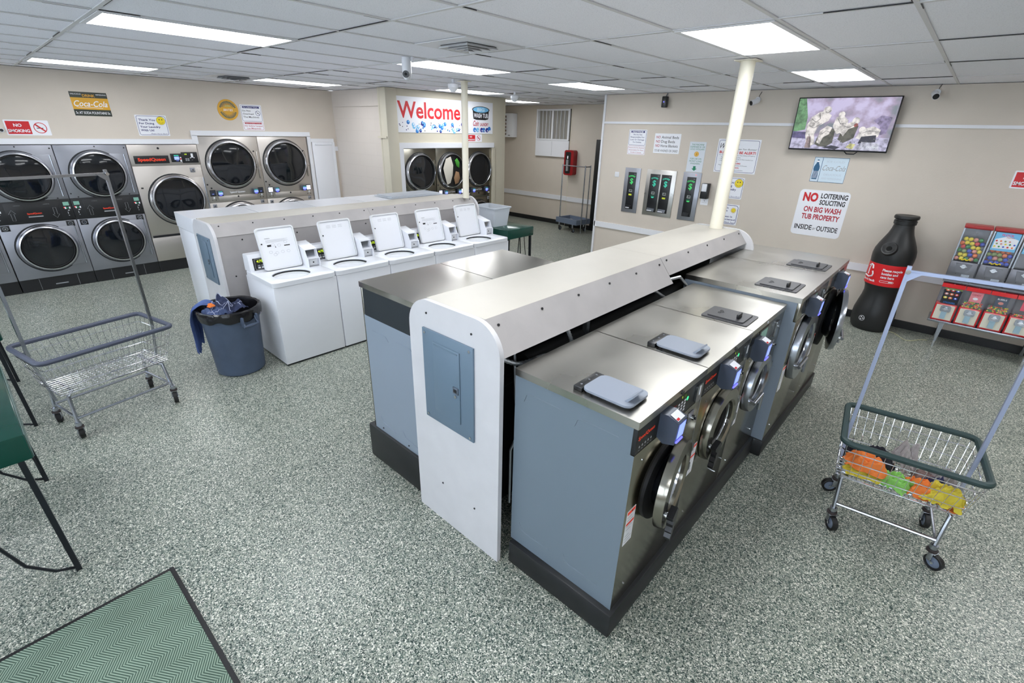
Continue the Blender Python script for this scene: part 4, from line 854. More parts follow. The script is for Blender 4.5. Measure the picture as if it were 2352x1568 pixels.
def changer(x, w, label, doubles=False, c1=gchg):
    z0, h = .985, .746; t = thing('change_machine', label, 'change machine', (x, 7.85, z0), 0, 'wall change machines')
    fr = MB(); n = 2 if doubles else 1; a = .075
    MB().box(0, w, -.012, 0, 0, h, steelg if not doubles else steel, .003).build('faceplate', t)
    pw = (w - 2 * a - (.03 if doubles else 0)) / n
    for k in range(n):
        x0 = a + k * (pw + .03); c = c1 if not doubles else teal
        o = MB().box(x0, x0 + pw, -.02, -.012, .06, h - .07, black, .002).build('insert_panel', t)
        m = MB(); y = -.0215; cx = x0 + pw / 2
        for i, ch in enumerate('CHANGE'):
            an = (i - 2.5) * .26; M_ = Matrix.Translation((cx + sin(an) * .085, y, h - .19 + cos(an) * .06)) @ Matrix.Rotation(an, 4, 'Y')
            m.text(ch, 0, -.01, .024, c, 0, bold=.03, M=M_)
        m.text('$', cx, h - .255, .09, c, y, bold=.02)
        m.rect(cx - .03, h * .47, cx + .03, h * .53, mat('bill_picture', (170, 176, 172), .5), y).rect(cx - .022, h * .485, cx + .02, h * .5, ink, y - .0006).rect(cx - .01, h * .5, cx + .025, h * .515, ink, y - .0006)
        if k == 1 or (not doubles and c1 is gchg and w < .31 and x < -4): m.rect(cx - .03, h * .39, cx + .03, h * .425, gbright, y)
        else: m.rect(cx - .035, h * .435, cx + .035, h * .445, gsign, y).flat([(cx - .03, h * .42), (cx + .03, h * .42), (cx + .018, h * .39), (cx - .018, h * .39)], c, y)
        m.rect(x0 + pw - .04, h - .1, x0 + pw - .015, h - .095, greyink, y).build('markings', o)
        MB().box(cx - .035, cx + .035, -.034, -.02, h * .53, h * .56, drumdark, .003).build('bill_slot', o)
        MB().prism([(x0 + .012, .07), (x0 + pw - .03, .07), (x0 + pw - .02, .12), (x0 + .02, .125)], 'y', -.035, -.02, chromed if doubles else black).box(x0 + .02, x0 + pw * .6, -.037, -.035, .075, .09, signw if x < -3.6 else drumdark).build('coin_cup', o)
    if x > -3.6: MB().disc(w * .7, h - .035, .006, ledred, -.0135, 10).build('indicator_lamp', t)
changer(-4.522, .302, 'single narrow change machine, leftmost of the wall change machines')
changer(-4.103, .53, 'wide double change machine in the middle', True)
changer(-3.457, .297, 'single change machine under the gold dollar sign')
# television
t = thing('television', 'large flat television showing crouching figures, high on the right wall', 'television', (-1.985, 7.72, 2.128), 0)
TM = Matrix.Rotation(R(3), 4, 'X')
MB(TM).box(0, 1.105, -.0, .04, 0, .63, black, .004).build('casing', t)
MB(TM).box(.25, .85, .04, .09, .15, .45, blackp).box(.45, .65, .06, .128, .2, .4, blackp).build('wall_bracket', t)
def em(n, c, s_=.5):
    m = mat('tv_' + n, c, .4, emit=s_); nt = m.node_tree; b = nt.nodes['Principled BSDF']; b.inputs['Base Color'].default_value = (.01, .01, .01, 1)
    tc = nt.nodes.new('ShaderNodeTexCoord'); nz = nt.nodes.new('ShaderNodeTexNoise'); nz.inputs['Scale'].default_value = 22; nz.inputs['Detail'].default_value = 8; nt.links.new(tc.outputs['Object'], nz.inputs[0])
    q = nt.nodes.new('ShaderNodeMapRange'); q.inputs[1].default_value = .35; q.inputs[2].default_value = .6; q.inputs[3].default_value = .45; q.inputs[4].default_value = 1.1; nt.links.new(nz.outputs[0], q.inputs[0])
    hs = nt.nodes.new('ShaderNodeHueSaturation'); hs.inputs['Color'].default_value = lin(c); nt.links.new(q.outputs[0], hs.inputs['Value']); nt.links.new(hs.outputs[0], b.inputs['Emission Color']); return m
bgm = em('backdrop', (186, 178, 214)); nt = bgm.node_tree; b_ = nt.nodes['Principled BSDF']
tc = nt.nodes.new('ShaderNodeTexCoord'); nz = nt.nodes.new('ShaderNodeTexNoise'); nz.inputs['Scale'].default_value = 5; nz.inputs['Detail'].default_value = 6; nt.links.new(tc.outputs['Object'], nz.inputs[0])
cr = nt.nodes.new('ShaderNodeValToRGB'); nt.links.new(nz.outputs[0], cr.inputs[0]); e = cr.color_ramp.elements; e[0].position = .35; e[0].color = lin((132, 140, 150)); e[1].position = .6; e[1].color = lin((214, 204, 240)); k = e.new(.48); k.color = lin((176, 160, 186)); nt.links.new(cr.outputs[0], b_.inputs['Emission Color']); b_.inputs['Base Color'].default_value = (0, 0, 0, 1)
m = MB(TM).rect(.012, .02, 1.093, .618, bgm, -.001)
m.flat([(.012, .22), (.15, .25), (.15, .4), (.09, .618), (.012, .618)], em('green', (120, 170, 120)), -.0015).rect(.012, .02, 1.093, .17, em('ground', (206, 202, 232)), -.0015).flat([(.012, .15), (.2, .14), (.2, .22), (.012, .23)], em('violet', (110, 100, 150)), -.0018)
cream = em('cream', (236, 230, 226), .55); camo_ = em('olive', (98, 96, 84)); dk = em('shadow', (44, 40, 60))
def fig(P, mm, y): m.flat(P, mm, y)
fig([(.16, .3), (.2, .4), (.28, .46), (.34, .47), (.42, .42), (.4, .36), (.34, .32), (.3, .3), (.27, .2), (.3, .08), (.25, .05), (.2, .08), (.17, .18)], cream, -.002)
fig([(.19, .03), (.2, .17), (.24, .17), (.26, .03)], em('boots', (170, 150, 150)), -.0024); m.disc(.36, .48, .045, cream, -.0026)
for P in ([(.3, .08), (.33, .22), (.4, .28), (.5, .26), (.5, .1), (.44, .05), (.36, .05)],): fig(P, camo_, -.0028)
fig([(.32, .1), (.33, .24), (.4, .3), (.46, .28), (.44, .2), (.38, .16), (.36, .08)], cream, -.003)
fig([(.46, .3), (.48, .4), (.55, .42), (.62, .36), (.6, .24), (.52, .2)], cream, -.0031); m.disc(.53, .43, .035, cream, -.0033)
fig([(.55, .14), (.57, .26), (.66, .34), (.74, .3), (.72, .16), (.62, .1)], camo_, -.0034); fig([(.56, .22), (.6, .32), (.68, .36), (.72, .3), (.64, .26), (.6, .18)], cream, -.0036); m.disc(.7, .36, .04, cream, -.0038); m.disc(.71, .31, .022, em('skin', (180, 90, 80)), -.004)
fig([(.74, .16), (.78, .26), (.9, .3), (.98, .26), (.97, .18), (.86, .14)], cream, -.0042); fig([(.78, .1), (.8, .18), (.95, .2), (.96, .12)], dk, -.0044); m.disc(.79, .26, .035, cream, -.0046)
fig([(.78, .03), (.82, .12), (1.0, .11), (1.02, .02)], em('paper', (214, 214, 232)), -.0048)
fig([(.66, .05), (.7, .1), (.76, .09), (.74, .03)], em('yellowish', (224, 220, 150)), -.0044); fig([(.4, .04), (.5, .07), (.6, .05), (.55, .02)], dk, -.0046)
fig([(.88, .36), (.95, .42), (1.06, .4), (1.04, .22), (.98, .2), (.96, .3)], em('rubble', (150, 136, 176)), -.0022)
r_ = random.Random(5)
for k in range(70):
    x, z = r_.uniform(.5, 1.06), r_.uniform(.03, .16); m.flat([(x, z), (x + r_.uniform(.005, .02), z + r_.uniform(-.006, .006)), (x + .01, z + r_.uniform(.002, .009))], r_.choice((cream, dk, camo_)), -.005 - k * .00001)
for P in ([(.2, .38), (.26, .34), (.3, .38), (.28, .45)], [(.19, .3), (.25, .27), (.33, .33)], [(.21, .2), (.24, .12), (.25, .04)], [(.36, .2), (.4, .24), (.46, .22)], [(.5, .38), (.54, .32), (.6, .33)], [(.58, .3), (.64, .28), (.7, .32)], [(.34, .46), (.37, .45), (.4, .48)], [(.8, .22), (.86, .25), (.94, .24)], [(.5, .12), (.56, .16), (.6, .1)]):
    m.tube([(a, -.0048, b_) for a, b_ in P], .003, dk, 4)
m.text('MYSTERY', .94, .05, .022, signw, -.0062, bold=.02).build('screen', t)
tag(MB().tube([(-1.35, 7.8, 2.14), (-1.3, 7.76, 2.1), (-1.22, 7.76, 2.1), (-1.18, 7.78, 2.14)], .006, black).build('tv_cable'), 'short black cable loop hanging under the television', 'cable')
# cameras and fittings
def bullet(label, x, z, yaw):
    t = thing('security_camera', label, 'camera', (x, 7.85, z)); M_ = Matrix.Translation((0, -.12, 0)) @ Matrix.Rotation(yaw, 4, 'Z') @ Matrix.Rotation(R(20), 4, 'X')
    MB().cyl((0, 0, .03), (0, -.03, .03), .035, enamel).cyl((0, -.03, .03), (0, -.1, .01), .012, enamel).build('mount', t)
    MB(M_).cyl((0, .05, 0), (0, -.06, 0), .034, enamel, n=24).build('housing', t); MB(M_).cyl((0, -.06, 0), (0, -.064, 0), .03, black, n=24).build('lens', t)
    MB().tube([(0, 0, .03), (.01, -.02, .08), (.03, -.01, .13)], .004, black).build('cable', t)
bullet('white bullet camera on the wall just right of the cream pole', -2.55, 2.72, R(-35)); bullet('white bullet camera on the wall right of the television', -.6, 2.76, R(15))
t = thing('wall_speaker', 'small black box speaker hanging near the ceiling above the notice sign', 'speaker', (-3.93, 7.85, 2.66))
MB().box(-.04, .04, -.1, -.02, 0, .16, black, .012).build('housing', t); MB().disc(0, .08, .008, ledblue, -.1008).build('indicator_lamp', t); MB().cyl((0, -.04, .16), (0, -.0, .2), .01, chromed).build('bracket', t)
t = thing('security_camera', 'white dome camera hanging from the ceiling beside the bright light', 'camera', (-4.17, 3.05, CZ))
MB().cyl((0, 0, -.02), (0, 0, 0), .04, enamel).box(.0, .07, .02, .04, -.03, -.0, enamel).build('mount', t); MB().cyl((0, 0, -.13), (0, 0, -.02), .044, enamel, n=24).lathe([(.044, -.13), (.04, -.16), (.024, -.185), (0, -.19)], enamel).build('housing', t)
MB(Matrix.Rotation(R(40), 4, 'Z')).cyl((0, -.03, -.14), (0, -.048, -.142), .03, black, n=24).cyl((0, -.048, -.142), (0, -.051, -.142), .012, darkglass).build('lens', t)
for i, (x, y, l) in enumerate(((-5.38, 4.66, 'white ceiling sensor just left of the far cream pole'), (-6.15, 6.7, 'white ceiling sensor right of the far cream pole'))):
    t = thing('ceiling_sensor', l, 'sensor', (x, y, CZ)); MB().cyl((0, 0, -.05), (0, 0, 0), .02, enamel).build('mount', t); MB().lathe([(.02, -.04), (.07, -.06), (.07, -.1), (.03, -.15), (0, -.155)], enamel, n=24).build('housing', t)
t = thing('wall_sensor', 'tiny white camera at the far left edge above the dryers', 'camera', (-9.4, .455, 2.12), FX); MB().cyl((0, 0, 0), (0, -.08, 0), .025, enamel).build('housing', t); MB().cyl((0, -.08, 0), (0, -.085, 0), .018, ink).build('lens', t)
t = thing('unit_heater', 'white wall heater with brown louvers in the back hall', 'heater', (-10.0, 10.2, 2.1)); MB().box(0, .58, 0, .19, 0, .58, enamel, .006).build('housing', t)
for k in range(6): MB().box(.02, .36, -.03, .0, .05 + k * .085, .1 + k * .085, mat('brown_louver', (96, 72, 60), .5), .004).build('louver', t)
MB().rect(.42, .03, .5, .06, greyink, -.001).build('name_label', t)
t = thing('fire_extinguisher_box', 'red fire extinguisher box on the back hall wall', 'fire extinguisher', (-7.62, 10.335, 1.28)); MB().prism(rr(0, 0, .28, .58, .05), 'y', -.16, -.001, mat('extinguisher_red', (150, 20, 28), .3)).build('cabinet', t)
MB().prism(rr(.04, .04, .2, .54, .03), 'y', -.164, -.16, black).build('window', t); MB().cyl((.12, -.17, .1), (.12, -.17, .36), .035, greyink).cyl((.12, -.17, .38), (.12, -.17, .45), .025, chrome).build('extinguisher', t); MB().box(.1, .14, -.175, -.165, .14, .18, mat('brass', (200, 170, 60), .3, .6)).build('latch', t)
# ------------------------------------------------------------ laundry carts
def caster(t, x, y, yaw, r=.048, z1=.15):
    M_ = Matrix.Translation((x, y, 0)) @ Matrix.Rotation(yaw, 4, 'Z'); o_ = .03
    o = MB(M_).box(o_ - .035, .022, -.022, -.016, r, r * 2.15, chromed, .002).box(o_ - .035, .022, .016, .022, r, r * 2.15, chromed, .002).box(-.025, .03, -.024, .024, r * 2.1, r * 2.2, chromed, .002).cyl((0, 0, r * 2.2), (0, 0, z1), .02, chromed).cyl((0, 0, r * 2.15), (0, 0, r * 2.45), .028, mat('rust', (54, 46, 46), .7, noise=.3, nscale=30)).build('caster', t)
    w = MB(M_); w.lathe([(r, -.013), (r, .013), (r * .93, .016), (r * .72, .014), (r * .72, -.014), (r * .93, -.016)], rubber, (o_, 0, r), 'y', 28, closed=True)
    w.lathe([(0, -.011), (r * .72, -.009), (r * .72, .009), (0, .011)], greyp, (o_, 0, r), 'y', 24).cyl((o_, -.025, r), (o_, .025, r), .008, chrome)
    w.build('wheel', o)
def cart(label, loc, yaw, Lr, Wr, Lb, Wb, zr, zb, bl, bw, zp, rim, yaws, pole_m=chromed, nl=(13, 6)):
    t = thing('laundry_cart', label, 'laundry cart', loc, yaw, 'rolling laundry carts')
    # rim
    zc = [(x, y, zr) for x, y in rr(-Lr / 2, -Wr / 2, Lr / 2, Wr / 2, .05, 5)]
    MB().tube(zc, .0185, rim, 10, True).build('rim_bumper', t)
    b = MB(); H = zr - zb
    def lv(u, r=.04): L_, W_ = Lb + (Lr - Lb) * u, Wb + (Wr - Wb) * u; return [(x, y, zb + H * u) for x, y in rr(-L_ / 2, -W_ / 2, L_ / 2, W_ / 2, r, 3)]
    for u in (0, .22, .5, .78): b.tube(lv(u), .0032 if u else .005, chrome, 5, True)
    for i in range(nl[0] + 1):
        f = i / nl[0] - .5; f *= .93
        for s_ in (-1, 1): b.tube([(f * Lr, s_ * Wr / 2, zr), (f * Lb, s_ * Wb / 2, zb)], .0018, chrome, 4)
        b.tube([(f * Lb, -Wb / 2, zb), (f * Lb, Wb / 2, zb)], .0018, chrome, 4)
    for i in range(nl[1] + 1):
        f = (i / nl[1] - .5) * .9
        for s_ in (-1, 1): b.tube([(s_ * Lr / 2, f * Wr, zr), (s_ * Lb / 2, f * Wb, zb)], .0018, chrome, 4)
    for k in range(11): f = (k / 10 - .5) * .96; b.tube([(-Lb / 2, f * Wb, zb + .003), (Lb / 2, f * Wb, zb + .003)], .0028, chrome, 5)
    b.build('wire_basket', t)
    f = MB(); zl = .15
    for s_ in (-1, 1):
        for q in (-1, 1): f.tube([(s_ * Lb * .38, q * Wb * .3, zb - .012), (s_ * Lb * .44, q * Wb * .42, zb - .03), (s_ * (bl / 2), q * bw / 2, zl - .02)], .0125, chromed, 8)
        f.tube([(s_ * Lb * .38, -Wb * .3, zb - .012), (s_ * Lb * .38, Wb * .3, zb - .012)], .0125, chromed, 8)
        f.tube([(s_ * bl * .485, -bw * .48, zl + .03), (s_ * bl * .485, bw * .48, zl + .03)], .009, chromed, 8)
    for q in (-1, 1): f.tube([(-bl * .49, q * bw * .49, zl + .03), (bl * .49, q * bw * .49, zl + .03)], .011, chromed, 8)
    f.build('frame', t)
    p = MB(); a = Lr / 2 - .03
    for s_ in (-1, 1):
        p.tube([(s_ * a, .0, zr - .06), (s_ * a, 0, zp)], .014, pole_m, 4); p.tube([(s_ * (Lb / 2 - .01), 0, zb - .1 if Lr > .8 else zb + .03), (s_ * a, 0, zr - .05)], .012, pole_m, 4)
    p.tube([(-a, 0, zp - .03), (a, 0, zp - .03)], .013, pole_m, 4)
    for s_ in (-1, 1): p.add([(s_ * a, -.015, zp - .09), (s_ * (a - .07), -.015, zp - .03), (s_ * a, -.015, zp - .03)], [(0, 1, 2)], pole_m).cyl((s_ * a, -.013, zp - .03), (s_ * a, -.025, zp - .03), .012, chrome)
    p.build('garment_rack', t)
    i = 0
    for s_ in (-1, 1):
        for q in (-1, 1): caster(t, s_ * bl / 2, q * bw / 2, yaws[i]); i += 1
    return t
cart('chrome laundry cart with green rim and colourful cloths, at right', (.18, 3.355, 0), R(7), .655, .545, .6, .37, .655, .375, .5, .4, 1.66, mat('rim_green', (40, 62, 62), .5), (R(-60), R(-160), R(-35), R(-80)), pole_m=mat('rack_steel', (168, 178, 205), .35, .55), nl=(13, 6))
cart('empty chrome laundry cart with blue-grey rim, at left', (-4.78, .32, 0), R(103), .875, .56, .74, .4, .70, .39, .68, .41, 1.93, mat('rim_bluegrey', (74, 80, 98), .5), (R(82), R(68), R(-112), R(74)), nl=(16, 7))
# hall cart
t = thing('rolling_rack', 'small rolling garment rack with grey tray far back in the hall', 'rack', (-7.05, 9.95, 0), R(-8))
MB().box(-.33, .33, -.24, .24, .2, .23, chromed).box(-.33, .33, -.26, -.22, .2, .32, greyp).box(-.33, .33, .2, .24, .2, .32, greyp).box(-.35, -.31, -.26, .24, .2, .32, greyp).box(.31, .35, -.26, .24, .2, .32, greyp).build('tray', t)
m = MB()
for x, y, z0 in ((-.3, -.18, .22), (.34, .1, 0), (.36, -.1, 0)): m.tube([(x, y, z0), (x, y, 1.56)], .014, chromed, 6)
m.tube([(-.3, -.18, 1.53), (.36, -.1, 1.53), (.34, .1, 1.53)], .012, chromed, 6).build('rack_pole', t)
for x, y in ((-.28, -.2), (.2, -.22), (-.28, .18), (.2, .18)): caster(t, x, y, R(90), .045, .2)
tag(MB().lathe([(.05, 0), (.04, .05), (.0, .06)], greyfab, n=12).build('crumpled_paper', None, (-7.1, 9.93, .232)), 'small crumpled paper lying in the tray of the hall rack', 'paper')
# ------------------------------------------------------------ fabrics
from mathutils import noise as NZ
def rag(label, name, loc, rz, sx, sy, h, m, seed, drop=.06, n=44, cat='cloth', wrap=1.0, k=.75, seams=()):
    vs, fs = [], []; o_ = Vector((seed * 7.3, seed * 3.1, seed))
    for i in range(n + 1):
        for j in range(n + 1):
            u, v = i / n - .5, j / n - .5; p = Vector((u * 3, v * 3, 0)) + o_
            w = NZ.noise_vector(p * 1.1) * .24; q = NZ.noise(p * 1.2); pp = Vector((p.x * 1.0 + p.y * .5, p.y * 2.6 - p.x * .8, 0)) + w * 5; rd = 1 - abs(NZ.noise(pp * 1.1)) * 3.2; r2 = 1 - abs(NZ.noise(pp * 2.3 + o_)) * 3
            e = max(abs(u), abs(v)) * 2
            z = h * (.45 + .5 * q + .26 * k * rd + .13 * k * k * r2) * (1 - .55 * e ** 3) - drop * max(0, e - .6) * 2 * (0.5 + NZ.noise(p * 2))
            vs.append(((u + w.x * .6) * sx * (1 - .25 * wrap * abs(v)), (v + w.y * .6) * sy * (1 - .2 * wrap * abs(u)), max(.004, z)))
    for i in range(n):
        for j in range(n): a = i * (n + 1) + j; fs.append((a, a + 1, a + n + 2, a + n + 1))
    o = MB().add(vs, fs, m).build(name); o.location = loc; o.rotation_euler = (0, 0, rz)
    s_ = o.modifiers.new('s', 'SOLIDIFY'); s_.thickness = .003; s_.offset = 1; o.modifiers.new('b', 'SUBSURF').levels = 1; o.modifiers['b'].render_levels = 1
    for ax_, q0 in seams:
        P = [vs[i * (n + 1) + q0] if ax_ else vs[q0 * (n + 1) + i] for i in range(3, n - 2)]
        MB().tube([(a, b_, c + .004) for a, b_, c in P], .0028, mat('pale_seam', (176, 182, 208), .8), 5).build('seam', o)
    return tag(o, label, cat)
CB = Matrix.Translation((.18, 3.355, .383)) @ Matrix.Rotation(R(7), 4, 'Z')
def inb(x, y, z=0): return tuple(CB @ Vector((x, y, z)))
rag('yellow cloth under the orange one at the left end of the right cart', 'cloth', inb(-.17, -.08), .1, .2, .16, .07, yelfab, 1)
rag('orange cloth at the left end of the right cart', 'cloth', inb(-.165, -.06, .04), .05, .23, .18, .1, orange, 2)
rag('dark garment behind the orange cloth in the right cart', 'garment', inb(-.15, .06, .02), .2, .3, .16, .13, darkfab, 3, cat='garment')
rag('bright lime green cloth in the middle of the right cart', 'cloth', inb(-.015, -.1), -.3, .2, .17, .11, limefab, 4)
rag('orange cloth right of the lime green one in the right cart', 'cloth', inb(.12, -.08), .2, .19, .17, .11, orange, 5)
rag('yellow cloth at the right end of the right cart', 'cloth', inb(.215, -.11, .01), -.2, .2, .17, .12, yelfab, 6)
rag('orange cloth peeking under the yellow one at the right end of the cart', 'cloth', inb(.24, -.12, 0), -.4, .13, .12, .05, orange, 7)
rag('crumpled grey towel standing against the back wires of the right cart', 'towel', inb(.02, .1, .0), .1, .14, .13, .24, greyfab, 8, cat='towel')
rag('brownish grey cloth at the back right of the right cart', 'cloth', inb(.15, .06), .1, .16, .14, .1, mat('taupe_fabric', (134, 112, 108), .9), 9)
rag('light grey towel at the right end of the right cart', 'towel', inb(.22, .06, .02), .5, .12, .13, .13, greyfab, 10, cat='towel')
rag('dark navy cloth beside the light grey towel in the right cart', 'cloth', inb(.19, -.01, .01), .7, .13, .12, .09, mat('navy_fabric', (40, 44, 80), .9), 11)
# ------------------------------------------------------------ rubbish bin
bx, by = -4.92, 1.345
t = thing('rubbish_bin', 'grey round plastic bin lined with a black bag beside the white washer', 'bin', (bx, by, 0))
MB().lathe([(0, .005), (.2, 0), (.215, .015), (.245, .5), (.247, .55), (.262, .56), (.265, .64), (.272, .65), (.272, .665), (.259, .665), (.25, .55), (.2, .03), (0, .03)], binm, n=56).build('body', t)
for a in (R(16), R(196)):
    M_ = Matrix.Rotation(a, 4, 'Z')
    MB(M_).tube([(.262, -.07, .6), (.3, -.07, .53), (.302, 0, .53), (.3, .07, .53), (.262, .07, .6)], .014, binm, 6).box(.262, .3, -.082, -.066, .53, .62, binm, .003).box(.262, .3, .066, .082, .53, .62, binm, .003).build('handle', t)
n = 64; vs = []
for k, (r, z) in enumerate(((.0, .5), (.225, .52), (.236, .6), (.252, .668), (.274, .675), (.283, .66), (.282, .61), (.274, .575))):
    for i in range(n):
        a = 2 * pi * i / n; q = NZ.noise(Vector((cos(a) * 5, sin(a) * 5, k * .4))); dz = -.03 * NZ.noise(Vector((cos(a) * 2.2, sin(a) * 2.2, 3))) if k > 5 else 0
        rr_ = r + (.006 * q if k > 3 else (.004 * q if k else 0)); vs.append((rr_ * cos(a), rr_ * sin(a), z + dz * 1.4 + .004 * q))
o = MB().add(vs, [(k * n + i, k * n + (i + 1) % n, (k + 1) * n + (i + 1) % n, (k + 1) * n + i) for k in range(7) for i in range(n)], bagm).build('bin_liner'); o.location = (bx, by, 0); tag(o, 'black plastic liner folded over the rim of the grey bin', 'bag')
rag('dark denim jeans heaped on top in the grey bin', 'jeans', (bx + .02, by - .02, .61), .5, .34, .25, .24, denimd, 14, cat='jeans', k=.35, seams=((1, 12), (1, 26), (0, 30)))
rag('blue denim trousers on the left side of the grey bin', 'jeans', (bx + .0, by - .09, .615), -.2, .32, .24, .15, denim, 16, cat='jeans', k=.4, seams=((1, 14), (0, 36)))
rag('small orange cloth peeking from the denim pile in the bin', 'cloth', (bx + .03, by - .15, .7), .2, .06, .06, .04, orange, 17)
# hanging blue garment
P = []; n1, n2 = 26, 16
for i in range(n1 + 1):
    u = i / n1
    for j in range(n2 + 1):
        v = j / n2 - .5; a = R(-122) + v * .85 * (1 - .3 * u) + .05 * sin(u * 7)
        if u < .3: q = u / .3; r = .15 + .135 * q; z = .70 + .03 * sin(q * pi) - .02 * q
        else: q = (u - .3) / .7; r = .295 + .03 * sin(min(1, q * 3) * pi / 2); z = .68 - q * (.42 + .1 * v + .1 * NZ.noise(Vector((v * 6, 0, 5))))
        r += .016 * sin(v * 26 + u * 3) * (.4 + u)
        P.append((r * cos(a), r * sin(a), z))
o = MB().add(P, [(i * (n2 + 1) + j, i * (n2 + 1) + j + 1, (i + 1) * (n2 + 1) + j + 1, (i + 1) * (n2 + 1) + j) for i in range(n1) for j in range(n2)], bluefab).build('blue_garment'); o.location = (bx, by, 0)
s_ = o.modifiers.new('s', 'SOLIDIFY'); s_.thickness = .006; o.modifiers.new('b', 'SUBSURF').render_levels = 1; tag(o, 'blue garment hanging over the left rim of the grey bin', 'garment')
# ------------------------------------------------------------ tables
def table(label, x0, y0, rz=0):
    t = thing('folding_table', label, 'table', (x0, y0, 0), rz, 'dark green folding tables'); L_, W_ = 1.13, .6
    MB().box(0, L_, 0, W_, .75, .892, tabm, .012).build('table_top', t)
    MB().box(.012, L_ - .012, W_ - .001, W_ + .002, .757, .884, mat('edge_sheen', (120, 150, 146), .25, alpha=.6)).build('edge_sheen', t)  # pale see-through strip paints the grazing light reflection on the apron side
    for x in (.03, L_ - .03):
        for y, s_ in ((.05, 1), (W_ - .05, -1)):
            o = MB().add([(x - .018, y - .012, .75), (x + .018, y - .012, .75), (x + .018, y + .012, .75), (x - .018, y + .012, .75), (x - .018 + .0, y - .01 - s_ * .02, 0), (x + .018, y - .01 - s_ * .02, 0), (x + .018, y + .014 - s_ * .02, 0), (x - .018, y + .014 - s_ * .02, 0)],
                [(0, 1, 2, 3), (7, 6, 5, 4), (0, 4, 5, 1), (1, 5, 6, 2), (2, 6, 7, 3), (3, 7, 4, 0)], legm).build('leg', t)
            MB().tube([(x, y - s_ * .02, .012), (x, y + s_ * .06, .05), (x, y + s_ * .15, .16), (x, y + s_ * .21, .36), (x, y + s_ * .24, .75)], .008, legm, 6).build('brace', t)
            MB().tube([(x, y - s_ * .02, .012), (x + (.08 if x < .5 else -.08), y - s_ * .0, .4), (x + (.13 if x < .5 else -.13), y, .75)], .006, legm, 6).build('side_brace', t)
    return t
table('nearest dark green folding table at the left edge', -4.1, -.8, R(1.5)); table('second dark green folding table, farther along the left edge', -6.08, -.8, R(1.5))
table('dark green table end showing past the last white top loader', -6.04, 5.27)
# storage tub on it
t = thing('storage_tub', 'translucent white plastic tub on the green table behind the bulkhead', 'tub', (-5.72, 5.3, .893))
def tubp(x0, x1, y0, y1, z0, z1, e, m):
    b = MB(); a = rr(x0 + .035, y0 + .03, x1 - .035, y1 - .03, .03, 4); c = rr(x0, y0, x1, y1, .03, 4); n = len(a); c2 = rr(x0 + .004, y0 + .004, x1 - .004, y1 - .004, .028, 4)
    r = rr(x0 - e, y0 - e, x1 + e, y1 + e, .04, 4)
    v = [(x, y, z0) for x, y in a] + [(x, y, z1) for x, y in c] + [(x, y, z1) for x, y in r] + [(x, y, z1 - .02) for x, y in r]
    q = lambda i, j, k: (k * n + i, k * n + j, (k + 1) * n + j, (k + 1) * n + i)
    return b.add(v, [tuple(range(n))] + [q(i, (i + 1) % n, k) for k in range(3) for i in range(n)], m)
o = tubp(0, .5, 0, .36, 0, .285, .018, frost).build('body', t); s_ = o.modifiers.new('s', 'SOLIDIFY'); s_.thickness = .003
m = MB()
for x in (.17, .33): m.box(x, x + .004, -.019, -.002, .24, .28, frost).box(x, x + .004, .362, .379, .24, .28, frost)
m.build('rim_rib', t)
# ------------------------------------------------------------ floor mat
ang = math.atan2(.193 - .157, -1.733 + 2.652)
mt = thing('floor_mat', 'green ribbed entrance mat with black border at bottom left', 'mat', (-2.655, .16, 0), R(1.5))
MB().box(.022, 1.513, -.913, -.022, .0, .008, rugmat()).build('ribbed_surface', mt)
m = MB(); m.box(0, 1.535, -.022, 0, 0, .007, rubber, .002).box(0, .022, -.913, -.022, 0, .007, rubber, .002).box(0, 1.535, -.935, -.913, 0, .007, rubber, .002).box(1.513, 1.535, -.913, -.022, 0, .007, rubber, .002)
m.build('rubber_border', mt)
# ------------------------------------------------------------ bottle bin
t = thing('bottle_bin', 'tall black bottle shaped recycling bin with red label', 'recycling bin', (-.455, 7.56, 0))
prof = [(0, 0), (.19, 0), (.212, .03), (.226, .09), (.232, .17), (.228, .25), (.21, .34), (.19, .43), (.182, .5), (.19, .56), (.205, .6), (.212, .62), (.214, .87), (.22, .93), (.221, .98), (.212, 1.04), (.19, 1.1), (.158, 1.17), (.13, 1.23), (.112, 1.29), (.103, 1.34), (.103, 1.345), (.114, 1.35), (.116, 1.39), (.108, 1.395), (.108, 1.405), (.124, 1.415), (.127, 1.435), (.12, 1.452), (.09, 1.455), (.07, 1.45), (0, 1.45)]
MB().lathe(prof, bottlem, n=64).build('body', t)
FA = R(-108)      # direction the label text faces
MB().lathe([(.2135, .607), (.2150, .609), (.2165, .872), (.2148, .874)], labelred, n=64).build('label_band', t)
def wraptext(s_, ang, z, h, m, r, w=None, al='C', mb=None, **k):
    b = MB(); b.text(s_, 0, 0, h, m, 0, w=w, al=al, **k); c = mb
    c.add([((r) * cos(ang + x / r), (r) * sin(ang + x / r), z + zz) for x, y, zz in b.v], [f for f in b.f], m)
m = MB()
for s_, z in (('Please recycle', .795), ('bottles and', .75), ('cans here', .707)): wraptext(s_, FA + .12, z, .03, signw, .2175, al='L' if s_[0] == 'P' else 'L', mb=m, bold=.03, w=[.21, .17, .14][('P', 'b', 'c').index(s_[0])])
def wrp(pts, m_, r=.2175): m.add([(r * cos(FA + x / r), r * sin(FA + x / r), z) for x, z in pts], [tuple(range(len(pts)))], m_)

